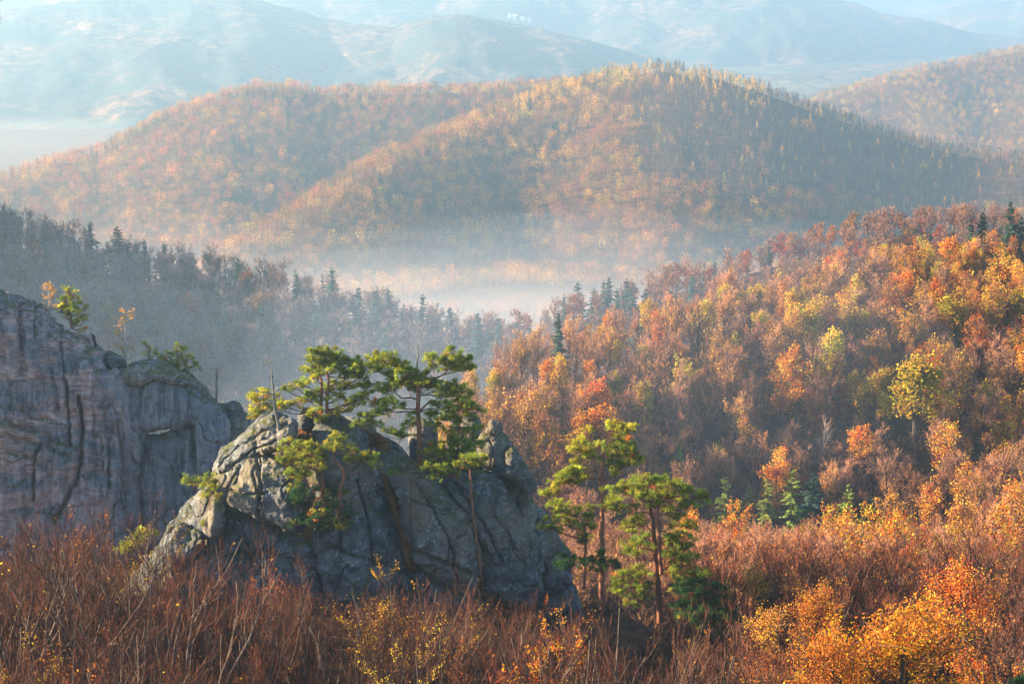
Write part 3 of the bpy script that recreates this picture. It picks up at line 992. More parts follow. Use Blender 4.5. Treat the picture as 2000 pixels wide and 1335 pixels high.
x, y = scatter(rng, -.50, .09, 395, 560, 5.0)
a = x / y
yc = np.interp(a, HILLS['left_ridge']['a'], HILLS['left_ridge']['Y'])
k_ = (y < yc + 16) & (y > yc - 118)
x, y, yc = x[k_], y[k_], yc[k_]
z = ground_z(x, y) - .2
px, py = proj(x, y, z + 6)
k_ = (px > -1400) & (px < 1130)
x, y, yc, z, px, py = x[k_], y[k_], yc[k_], z[k_], px[k_], py[k_]
crest = np.where((y > yc - 11) & (y < yc + 5) & (px > -50))[0][:140]
rest = np.ones(len(x), bool)
for i in crest:
    if free(x[i], y[i], 3.0):
        Hh = rng.uniform(7.5, 11.5) * (.68 if px[i] > 820 else 1)
        ob = place(LEFTBARE[rng.randint(3)], (x[i], y[i], z[i]), Hh / 12, rng.uniform(0, 6.28), None, 'tree', None, 1.0)
        WOOD.append((ob, 'bare', 'left', float(px[i]), float(py[i]), Hh))
    rest[i] = False
x, y, z = x[rest], y[rest], z[rest]
n = len(x)
wh = rng.choice(3, n)
C = mixcols(rng, n, ['mauve', 'russet'], [4, 1])
g_ = rng.rand(n)
wh[g_ < .10] = 3
wh[(g_ > .86)] = 4
C[wh == 3] = pick(rng, 'golden', (wh == 3).sum()) * .8
C[wh == 4] = pick(rng, 'darkfir', (wh == 4).sum())
bake('forest', [M_MAUVE, M_FARLEAF], MIDBARE + MIDGOLD + MIDFIR, wh, np.stack([x, y, z], -1), rng.uniform(.75, 1.1, n), rng.uniform(0, 6.28, n), C, 'shaded mauve wood of bare trees and dark firs on the flank of the misty ridge')

x, y = scatter(rng, -.06, .30, 520, 700, 6.2)
a = x / y
yc = np.interp(a, HILLS['middle_ridge']['a'], HILLS['middle_ridge']['Y'])
k_ = (y < yc + 14) & (y > yc - 110)
x, y = x[k_], y[k_]
z = ground_z(x, y) - .2
n = len(x)
wh = rng.choice(3, n)
C = mixcols(rng, n, ['russet', 'orange', 'mauve'], [4, 2, 2])
g_ = rng.rand(n)
wh[g_ < .25] = 3
wh[g_ > .97] = 4
C[wh == 3] = mixcols(rng, (wh == 3).sum(), ['golden', 'orange'], [2, 1])
C[wh == 4] = pick(rng, 'darkfir', (wh == 4).sum())
bake('forest', [M_TWIG, M_FARLEAF], MIDBARE + MIDGOLD + MIDFIR, wh, np.stack([x, y, z], -1), rng.uniform(.65, .95, n), rng.uniform(0, 6.28, n), C, 'reddish wood along the low ridge beyond the colourful slope')
# ------------------------------------------------------------------ sandstone rocks


def rock_mat(name, wall=False):
    k = NT(name)
    geo = k.n('ShaderNodeNewGeometry')
    p = k.pos()
    big = k.noise(p, .22, 5, .6, .6)
    mid = k.noise(p, 1.1, 6, .65, .4)
    fine = k.noise(p, 4.6, 6, .78)
    streak = k.noise(k.pos((1.6, 1.6, .13)), 1.0, 6, .7, .3)
    c = k.ramp(mid, [(.32, (.028, .030, .032)), (.48, (.080, .084, .086)), (.66, (.19, .19, .18))])
    if wall:
        c = k.mix(.5, c, (.21, .225, .25))
        pink = k.noise(k.pos((.35, .35, .9)), .6, 5, .6, 1.2)
        band = k.noise(k.pos((.35, .35, 1.3)), .8, 5, .6, 2.2)
        warm = k.ramp(band, [(.35, (.24, .10, .075)), (.48, (.40, .23, .18)), (.6, (.46, .35, .32)), (.72, (.30, .15, .11))])
        px_ = k.n('ShaderNodeSeparateXYZ', {0: geo.outputs['Position']}).outputs
        lo = k.math('MULTIPLY', k.n('ShaderNodeMapRange', {0: px_[2], 1: -26.0, 2: -30.0}).outputs[0], k.n('ShaderNodeMapRange', {0: px_[0], 1: -32.0, 2: -37.0}).outputs[0])
        m1 = k.math('MULTIPLY', k.ramp(pink, [(.40, (0, 0, 0)), (.56, (1, 1, 1))]), k.math('MULTIPLY', lo, .95))
        c = k.mix(m1, c, warm)
        # dark water streaks running down the wall
        c = k.mix(k.math('MULTIPLY', k.ramp(streak, [(.48, (0, 0, 0)), (.56, (1, 1, 1))]), k.math('SUBTRACT', .72, k.math('MULTIPLY', m1, .5))), c, (.06, .06, .07))
        c = k.mix(k.math('MULTIPLY', k.ramp(k.noise(k.pos((2.6, 2.6, .2)), 1.0, 5, .7, .3), [(.60, (0, 0, 0)), (.68, (1, 1, 1))]), .6), c, (.33, .31, .30))
        c = k.mix(k.math('MULTIPLY', k.ramp(k.noise(p, .5, 4, .6, 1.0), [(.62, (0, 0, 0)), (.70, (1, 1, 1))]), .6), c, (.33, .25, .16))
    else:
        c = k.mix(k.math('MULTIPLY', k.ramp(streak, [(.50, (0, 0, 0)), (.60, (1, 1, 1))]), .6), c, (.06, .06, .058))
        c = k.mix(k.math('MULTIPLY', k.ramp(big, [(.46, (0, 0, 0)), (.60, (1, 1, 1))]), .5), c, (.25, .18, .10))
    # pale lichen speckle
    lich = k.math('MULTIPLY', k.ramp(fine, [(.545, (0, 0, 0)), (.60, (1, 1, 1))]), k.ramp(k.noise(p, .55, 5, .7), [(.48, (0, 0, 0)), (.60, (1, 1, 1))]))
    c = k.mix(k.math('MULTIPLY', lich, .85 if not wall else .35), c, (.40, .45, .44))
    # moss where the rock is flat enough, or in damp patches
    nz = k.n('ShaderNodeSeparateXYZ', {0: geo.outputs['Normal']}).outputs[2]
    up = k.n('ShaderNodeMapRange', {0: nz, 1: .35, 2: .8}).outputs[0]
    mossn = k.noise(p, .9, 6, .7, .5)
    mo = k.math('MULTIPLY', up, k.ramp(mossn, [(.44, (0, 0, 0)), (.54, (1, 1, 1))]))
    mo2 = k.ramp(k.noise(k.pos((.8, .8, .3)), .7, 5, .65, .6), [(.64, (0, 0, 0)), (.70, (1, 1, 1))])
    mo = k.math('MAXIMUM', mo, k.math('MULTIPLY', mo2, .75 if not wall else .25))
    c = k.mix(k.math('MULTIPLY', mo, .85), c, k.ramp(fine, [(.35, (.035, .045, .010)), (.65, (.13, .12, .022))]))
    h = k.math('ADD', k.math('MULTIPLY', mid, 1.0), k.math('ADD', k.math('MULTIPLY', fine, .35), k.math('MULTIPLY', streak, .35)))
    b = k.n('ShaderNodeBump', {'Strength': 1.0, 'Distance': .4, 'Height': h}).outputs[0]
    return k.out(k.n('ShaderNodeBsdfPrincipled', {'Base Color': c, 'Roughness': .9, 'Specular IOR Level': .2, 'Normal': b}).outputs[0])


M_ROCK = rock_mat('lichen_sandstone')
M_WALL = rock_mat('streaked_sandstone', True)
k = NT('ochre_rock')
f = k.noise(k.pos(), 1.5, 6, .7)
M_OCHRE = k.out(k.n('ShaderNodeBsdfDiffuse', {0: k.ramp(f, [(.3, (.05, .025, .012)), (.5, (.15, .06, .022)), (.62, (.10, .08, .04)), (.75, (.05, .05, .03))]), 2: k.n('ShaderNodeBump', {'Strength': .8, 'Distance': .2, 'Height': f}).outputs[0]}).outputs[0])


def closed_curve(poly, n):
    q = np.array(poly, float)
    m = len(q)
    out = []
    for i in range(m):
        p0, p1, p2, p3 = q[i - 1], q[i], q[(i + 1) % m], q[(i + 2) % m]
        t = np.linspace(0, 1, 12, endpoint=False)[:, None]
        out.append(.5 * (2 * p1 + (p2 - p0) * t + (2 * p0 - 5 * p1 + 4 * p2 - p3) * t * t + (3 * p1 - p0 - 3 * p2 + p3) * t ** 3))
    o = np.concatenate(out)
    d = np.concatenate([[0], np.cumsum(np.linalg.norm(np.diff(np.vstack([o, o[:1]]), axis=0), axis=1))])
    s = np.linspace(0, d[-1], n, endpoint=False)
    oo = np.vstack([o, o[:1]])
    return np.stack([np.interp(s, d, oo[:, 0]), np.interp(s, d, oo[:, 1])], -1)


def boulder(name, parent, poly, Y, T=None, tilt=.35, yaw=0.0, k=2.15, c=None, mat=None, rough=1.0, back=None, n=240, m=72, label=None, seed=0, ribs=0.0, grooves=()):
    """a weathered block: its outline has its own distance, leans back by `tilt`, turns by `yaw` and swells towards the viewer by T metres"""
    o = closed_curve(poly, n)
    c = np.array(c if c is not None else o.mean(0))
    s = Y / FPX
    wid = (o[:, 0].max() - o[:, 0].min()) * s
    hei = (o[:, 1].max() - o[:, 1].min()) * s
    T = .5 * min(wid, hei) if T is None else T
    back = T if back is None else back
    rings = []
    pix = []
    tt = np.sin(np.linspace(.02, 1, m) * math.pi / 2) ** .9
    tt = tt / tt[-1]
    for side, TT, ts in ((-1, T, tt), (1, back, tt[:-1][::-1][::2])):
        for t in ts:
            q = c + t * (o - c)
            hgt = math.sqrt(max(0.0, 1 - t ** k)) * TT
            yy = Y + (c[1] - q[:, 1]) * s * tilt + (c[0] - q[:, 0]) * s * yaw + side * hgt
            rings.append(P(q[:, 0], q[:, 1], yy))
            pix.append(q + (0, 1e5 if side > 0 else 0))
    V = np.array(rings)
    nr = len(V)
    # weathering: swells, ledges, cracks
    W = V.reshape(-1, 3) + seed * 13.7
    d1 = fbm(W / 3.2, 4)
    d2 = fbm(W / np.array([.9, .9, 1.3]) + 5, 4)
    d3 = fbm(W / .32 + 15, 3)
    cr = np.abs(fbm(W / np.array([3.6, 3.6, 5.0]) + 31, 3))
    crack = -np.exp(-(cr / .035) ** 2)
    led = fbm(np.stack([W[:, 0] * .15, W[:, 1] * .15, W[:, 2] * 1.1], -1) + 3, 3)
    rib = fbm(np.stack([W[:, 0] * 1.1, W[:, 1] * .5, W[:, 2] * .12], -1) + 9, 3)
    amp = rough * min(1.0, .25 + .09 * min(wid, hei))
    rg = 1 - np.abs(fbm(W / np.array([1.5, 1.5, 1.1]) + 55, 4)) * 1.6
    step = np.round(d1 * 2.5) / 2.5
    disp = amp * (.34 * d1 + .10 * step + .12 * d2 + .30 * crack + .14 * led * (.35 if mat is M_WALL else 1) + .10 * rg + .05 * d3 + ribs * rib)
    pix = np.concatenate(pix)
    pix = pix + np.stack([fbm(W / .8 + 71, 3), fbm(W / .8 + 91, 3)], -1) * 3
    for gw, gd, *gl in grooves:                      # open joints and ledges traced along the face
        ds = np.full(len(pix), 1e9)
        for (ax, ay), (bx, by) in zip(gl[:-1], gl[1:]):
            e = np.array([bx - ax, by - ay], float)
            t = np.clip(((pix - (ax, ay)) @ e) / (e @ e), 0, 1)
            ds = np.minimum(ds, np.linalg.norm(pix - (np.array([ax, ay]) + t[:, None] * e), axis=1))
        disp = disp - gd * np.exp(-(ds / gw) ** 2)
    G = V.reshape(nr, n, 3)
    du = np.roll(G, -1, 1) - np.roll(G, 1, 1)
    dv = np.gradient(G, axis=0)
    N = norm(np.cross(du, dv)).reshape(-1, 3)
    if (N.reshape(nr, n, 3)[: m // 2, :, 1]).mean() > 0:
        N = -N
    V = V.reshape(-1, 3) + N * disp[:, None]
    i = np.arange(nr - 1)[:, None] * n
    j = np.arange(n)[None, :]
    F = np.stack([i + j, i + (j + 1) % n, i + n + (j + 1) % n, i + n + j], -1).reshape(-1, 4)
    # caps
    V = np.vstack([V, V[:n].mean(0), V[-n:].mean(0)])
    a, b = len(V) - 2, len(V) - 1
    jj = np.arange(0, n, 2)
    F1 = np.stack([np.full(n // 2, a), (jj + 2) % n, (jj + 1) % n, jj], -1)
    lo = (nr - 1) * n
    F2 = np.stack([np.full(n // 2, b), lo + jj, lo + (jj + 1) % n, lo + (jj + 2) % n], -1)
    F = np.vstack([F[:, ::-1], F1[:, ::-1], F2[:, ::-1]])
    ob = obj(name, mesh(name, V, F, None, None, [mat or M_ROCK], True), parent)
    if label:
        ob['label'] = label
    return ob


OUT = thing('rock_outcrop', 'domed grey sandstone outcrop with sunlit left flank carrying twisted pines above bare thickets', 'rock')
B = lambda poly, Y, **kw: boulder(kw.pop('name', 'boulder'), OUT, poly, Y, **kw)
# body of the outcrop behind its blocks
B([(190, 1250), (260, 1130), (330, 1050), (400, 985), (450, 925), (520, 880), (600, 850), (690, 850), (780, 900), (850, 940), (940, 950), (1010, 985), (1070, 1040), (1110, 1130), (1125, 1230), (900, 1290), (600, 1300), (330, 1290)], 134, T=3.5, back=5, k=3, tilt=.25, c=(680, 1120), name='rock_body', seed=1)
# top left sunlit slabs
B([(412, 924), (428, 892), (460, 856), (502, 822), (533, 806), (557, 811), (573, 832), (576, 858), (552, 876), (520, 886), (490, 902), (465, 916), (440, 928)], 128.5, T=1.6, yaw=.75, tilt=.5, ribs=.35, seed=2, grooves=[(2.2, .4, (430, 910), (470, 868), (520, 838), (560, 830)), (2, .35, (450, 915), (490, 880), (540, 860))], label='sunlit ribbed slab at the top of the left flank')
B([(505, 832), (533, 807), (556, 811), (573, 832), (577, 860), (562, 880), (548, 868), (540, 845)], 127.6, T=.9, yaw=-.2, seed=3)
B([(585, 832), (587, 812), (597, 798), (607, 796), (611, 812), (608, 832), (596, 838)], 130, T=.6, seed=4)
B([(572, 868), (586, 838), (606, 830), (626, 836), (628, 870), (618, 900), (590, 900)], 130, T=.8, mat=M_OCHRE, seed=5, label='rust coloured ledge under the small standing stone')
B([(610, 900), (612, 850), (622, 822), (645, 812), (675, 815), (702, 835), (717, 862), (722, 895), (712, 935), (690, 965), (640, 965), (615, 935)], 129, T=1.5, tilt=.35, yaw=-.1, seed=6, ribs=.25, label='smooth steep block under the round topped pine')
B([(668, 816), (700, 817), (742, 847), (776, 868), (802, 893), (832, 915), (852, 950), (820, 965), (780, 925), (735, 882), (700, 850)], 131.5, T=1.2, tilt=.4, seed=7)
B([(715, 866), (724, 850), (740, 850), (756, 866), (752, 884), (735, 888)], 130.2, T=.5, mat=M_OCHRE, seed=8, label='rust coloured niche')
B([(712, 905), (730, 872), (765, 880), (802, 902), (822, 930), (830, 965), (800, 975), (760, 950), (730, 930)], 129.6, T=1.1, tilt=.5, yaw=-.3, seed=9)
# left middle
B([(443, 985), (443, 958), (458, 934), (467, 908), (483, 889), (508, 884), (540, 892), (575, 915), (602, 950), (608, 1000), (588, 1037), (559, 1031), (515, 1014), (478, 1000)], 126.6, T=1.7, tilt=.35, yaw=.12, seed=10, grooves=[(2.5, .4, (500, 895), (508, 940), (505, 1000)), (2.5, .35, (450, 955), (480, 965), (520, 960))], label='rounded lichen covered boulder with mossy streaks')
B([(425, 1040), (440, 993), (478, 1003), (520, 1018), (560, 1038), (602, 1060), (625, 1110), (625, 1210), (520, 1240), (440, 1220), (412, 1120)], 126.8, T=1.6, tilt=.2, yaw=.1, seed=11, grooves=[(2.5, .4, (470, 1010), (490, 1090), (500, 1180)), (2.5, .4, (440, 1080), (520, 1075), (600, 1100))])
B([(395, 960), (410, 930), (438, 920), (462, 914), (456, 938), (446, 958), (440, 985), (422, 1000), (400, 990)], 127.5, T=.7, yaw=.6, tilt=.6, seed=12)
B([(325, 1030), (352, 994), (378, 968), (400, 950), (420, 950), (440, 985), (436, 1010), (420, 1042), (398, 1050), (365, 1040)], 127, T=.9, yaw=.8, tilt=.6, seed=13, ribs=.3, label='sunlit stepped slab low on the left flank')
B([(375, 1010), (395, 990), (425, 1000), (440, 1010), (432, 1045), (418, 1075), (400, 1050)], 126.4, T=.7, yaw=.5, seed=14, ribs=.4)
B([(205, 1215), (240, 1160), (275, 1105), (305, 1062), (335, 1032), (365, 1032), (392, 1045), (372, 1080), (340, 1105), (312, 1140), (275, 1200), (235, 1245)], 126, T=.9, yaw=.8, tilt=.6, seed=15, ribs=.4, c=(300, 1130), label='long sunlit ramp of ribbed stone')
B([(330, 1110), (370, 1060), (412, 1050), (440, 1080), (450, 1170), (430, 1240), (340, 1250), (300, 1200)], 126.8, T=1.2, yaw=.4, seed=16)
# central face and the crack
B([(612, 1050), (632, 970), (655, 930), (700, 895), (738, 908), (752, 938), (766, 975), (782, 1015), (796, 1060), (802, 1120), (800, 1190), (740, 1210), (660, 1190), (618, 1120)], 127.4, T=1.9, tilt=.35, yaw=-.15, c=(700, 1050), seed=17, grooves=[(2.5, .5, (690, 905), (704, 960), (722, 1030), (728, 1100)), (3, .45, (640, 1060), (690, 1085), (750, 1100), (800, 1120)), (2.5, .4, (655, 960), (668, 1020), (664, 1080))], label='big blue grey face left of the rusty crack')
B([(742, 920), (756, 922), (775, 965), (790, 1010), (803, 1055), (812, 1100), (800, 1115), (786, 1060), (770, 1010), (752, 965)], 127.6, T=.9, mat=M_OCHRE, seed=18, c=(780, 1015), n=110, m=26, label='rust coloured crack running down the face', name='crack')
B([(762, 935), (785, 918), (822, 928), (868, 945), (900, 985), (925, 1030), (942, 1085), (938, 1142), (915, 1165), (880, 1152), (842, 1125), (812, 1095), (797, 1040), (780, 985)], 127.2, T=1.7, tilt=.35, yaw=-.3, seed=19, grooves=[(2.5, .5, (815, 935), (850, 1000), (880, 1070), (895, 1140)), (2.5, .45, (800, 975), (840, 985), (880, 1000)), (3, .5, (800, 1070), (850, 1090), (920, 1120))], label='broad sloping face right of the rusty crack')
B([(795, 1085), (842, 1100), (885, 1125), (932, 1150), (940, 1215), (860, 1235), (785, 1215)], 127.2, T=1.3, seed=20)
B([(590, 1150), (640, 1110), (720, 1130), (800, 1150), (830, 1220), (780, 1290), (640, 1290), (580, 1230)], 126.6, T=1.5, seed=21)
# right hand slabs
B([(858, 935), (880, 915), (905, 925), (932, 950), (958, 985), (990, 1030), (1012, 1075), (1030, 1120), (990, 1130), (955, 1090), (925, 1045), (895, 985)], 128.4, T=1.2, yaw=-.3, tilt=.4, seed=22, c=(935, 1015), grooves=[(2.5, .45, (880, 930), (920, 985), (960, 1050), (985, 1110))])
B([(918, 922), (950, 924), (985, 952), (1012, 990), (1038, 1032), (1062, 1090), (1052, 1135), (1020, 1105), (988, 1055), (952, 1005), (928, 965)], 129, T=1.2, yaw=-.4, tilt=.4, seed=23, c=(988, 1020), label='narrow tilted slab with a pale upper edge')
B([(950, 1050), (1000, 1045), (1040, 1085), (1062, 1150), (1020, 1190), (960, 1165), (938, 1100)], 128, T=1.2, yaw=-.2, seed=24)
B([(945, 930), (965, 912), (992, 920), (1022, 950), (1042, 975), (1066, 1000), (1082, 1030), (1101, 1065), (1110, 1098), (1104, 1145), (1050, 1160), (1005, 1060), (965, 985)], 131, T=1.7, yaw=-.35, tilt=.3, seed=25, c=(1035, 1050))
# the tower
B([(932, 880), (937, 848), (955, 838), (975, 838), (989, 850), (998, 873), (1011, 889), (1008, 912), (992, 930), (965, 935), (945, 915)], 130.6, T=1.2, yaw=-.2, seed=26, name='rock_tower', label='weathered rock tower at the right end')
B([(948, 845), (952, 827), (959, 819), (970, 824), (978, 826), (980, 843), (966, 852)], 130.6, T=.55, seed=27, name='rock_knob', rough=1.3, label='knobbly cap of the rock tower')
B([(984, 908), (1000, 890), (1012, 893), (1024, 908), (1039, 930), (1049, 946), (1041, 974), (1028, 966), (1010, 942), (992, 928)], 130, T=.9, yaw=-.4, seed=28, label='overhanging beak of rock')
B([(985, 880), (1000, 872), (1013, 888), (1018, 910), (1000, 918), (986, 905)], 129.8, T=.6, seed=29)
B([(900, 930), (903, 850), (907, 818), (917, 806), (930, 811), (937, 836), (940, 900), (930, 940)], 133, T=.7, seed=30)
B([(800, 880), (803, 830), (822, 816), (846, 822), (853, 850), (856, 920), (820, 940), (798, 920)], 133, T=.9, seed=31)
B([(845, 905), (865, 870), (905, 862), (945, 880), (950, 930), (915, 950), (870, 945)], 131.8, T=1.0, seed=32)

CLIFF = thing('rock_cliff', 'broad streaked sandstone cliff with pinkish hollows rising behind the red brown thicket', 'rock')
Bw = lambda poly, Y, **kw: boulder(kw.pop('name', 'boulder'), CLIFF, poly, Y, mat=kw.pop('mat', M_WALL), **kw)
Bw([(-140, 575), (-60, 566), (0, 572), (32, 580), (70, 599), (110, 628), (150, 654), (183, 668), (205, 698), (226, 722), (256, 744), (277, 775), (284, 820), (281, 870), (272, 920), (275, 990), (285, 1100), (200, 1180), (0, 1200), (-140, 1180)], 165, T=3.2, back=6, k=7, tilt=.12, yaw=-.12, c=(90, 880), n=420, m=170, rough=.8, ribs=.6, name='rock_wall', seed=41, grooves=[(3.2, .9, (131, 745), (133, 800), (136, 830), (137, 870)), (3.5, 1.2, (154, 775), (156, 805), (161, 835), (159, 890), (150, 936), (126, 985), (105, 1020)), (5, .45, (-20, 815), (40, 835), (75, 842), (110, 862), (150, 876)), (5, .5, (-20, 838), (30, 858), (60, 862), (105, 880), (140, 893)), (4, .4, (55, 812), (90, 818), (130, 834)), (4, .35, (0, 790), (35, 800), (70, 800)), (5, .4, (-20, 872), (40, 890), (85, 905)), (3, .8, (75, 872), (66, 895), (64, 930), (66, 975)), (3, .5, (118, 630), (121, 700), (128, 745)), (3, .4, (40, 590), (38, 660), (42, 730)), (3, .4, (66, 600), (68, 660)), (3, .4, (205, 800), (212, 870), (215, 950)), (3, .4, (232, 820), (240, 900), (238, 980)), (3, .35, (180, 760), (184, 840), (190, 930)), (4, .4, (95, 700), (110, 760), (116, 800))])
Bw([(186, 742), (200, 728), (225, 721), (252, 735), (274, 750), (285, 785), (283, 850), (274, 905), (255, 880), (230, 815), (202, 775)], 163.9, T=1.2, tilt=.2, yaw=-.15, rough=.8, seed=42, ribs=.3, label='bulging shoulder of the cliff beside the deep cleft')
Bw([(278, 838), (276, 795), (281, 752), (300, 738), (330, 735), (362, 750), (402, 775), (432, 798), (445, 832), (444, 872), (430, 912), (410, 934), (388, 925), (382, 872), (378, 832), (330, 838)], 163.9, T=1.2, k=3, tilt=.1, yaw=-.15, rough=.6, c=(390, 805), seed=43, ribs=.3, label='overhanging cap of the right hand block')
Bw([(272, 905), (276, 850), (330, 838), (380, 828), (392, 870), (400, 935), (380, 1010), (370, 1090), (290, 1100), (276, 1000)], 164.6, T=1.0, k=5, tilt=.05, seed=44, ribs=.3, label='recessed pink face below the overhang')
Bw([(385, 900), (400, 860), (430, 850), (446, 880), (440, 950), (425, 1040), (390, 1060), (378, 980)], 164.0, T=1.1, seed=45)
Bw([(243, 740), (250, 716), (274, 703), (302, 702), (345, 722), (384, 745), (366, 755), (310, 742), (270, 756)], 163.8, T=1.5, seed=46, mat=M_ROCK, label='rounded grey boulder on top of the cliff')
Bw([(202, 694), (212, 684), (232, 690), (248, 708), (252, 742), (232, 736), (212, 712)], 165.5, T=.8, seed=47, mat=M_ROCK)
Bw([(340, 722), (382, 740), (412, 764), (432, 784), (456, 785), (477, 800), (498, 822), (500, 870), (480, 930), (450, 1010), (430, 960), (440, 860), (425, 805), (388, 770)], 165.5, T=1.1, tilt=.3, yaw=-.2, c=(440, 820), seed=48, mat=M_ROCK, label='lower ridge of the cliff running down towards the outcrop')
# ------------------------------------------------------------------ scots pines, drawn limb by limb
prng = np.random.RandomState(77)
GREEN = np.array([(0.15, 0.20, 0.032), (0.22, 0.255, 0.032), (0.29, 0.30, 0.032), (0.09, 0.14, 0.03)])
YELLOWISH = np.array([(0.30, 0.29, 0.03), (0.38, 0.31, 0.03), (0.23, 0.26, 0.03)])  # needle yellow that also carries the sunlight on the boughs
DYING = np.array([(0.42, 0.17, 0.03), (0.36, 0.12, 0.03)])
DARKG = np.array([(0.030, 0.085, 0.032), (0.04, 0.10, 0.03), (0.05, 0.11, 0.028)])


def tufts(rng, C, D, size, cols, nb=12):
    """needle tufts: nb thin blades fanned round direction D at every C"""
    n = len(C)
    d = norm(D[:, None, :] * .9 + rng.normal(size=(n, nb, 3)) * .62)
    L = size[:, None, None] * rng.uniform(.7, 1.15, (n, nb, 1))
    side = norm(np.cross(d, rng.normal(size=(n, nb, 3)))) * L * .065
    b = C[:, None, :] + d * L * .08
    V = np.stack([b - side * .5, b + d * L * .55 - side, b + d * L, b + d * L * .5 + side], 2).reshape(-1, 3)
    T = np.repeat(cols * rng.lognormal(0, .12, (n, 1)), nb * 4, 0)
    return V, np.arange(len(V)).reshape(-1, 4), T


def polyline(pts, k):
    mx = max(len(t) for t in pts)
    q = np.array([tuple(t) + (0,) * (mx - len(t)) for t in pts], float)
    if len(q) > 2:
        o = []
        for i in range(len(q) - 1):
            p0, p1, p2, p3 = q[max(i - 1, 0)], q[i], q[i + 1], q[min(i + 2, len(q) - 1)]
            t = np.linspace(0, 1, 8, endpoint=False)[:, None]
            o.append(.5 * (2 * p1 + (p2 - p0) * t + (2 * p0 - 5 * p1 + 4 * p2 - p3) * t * t + (3 * p1 - p0 - 3 * p2 + p3) * t ** 3))
        q = np.vstack(o + [q[-1:]])
    s = np.linspace(0, 1, k) * (len(q) - 1)
    return np.stack([np.interp(s, np.arange(len(q)), q[:, c]) for c in range(q.shape[1])], -1)


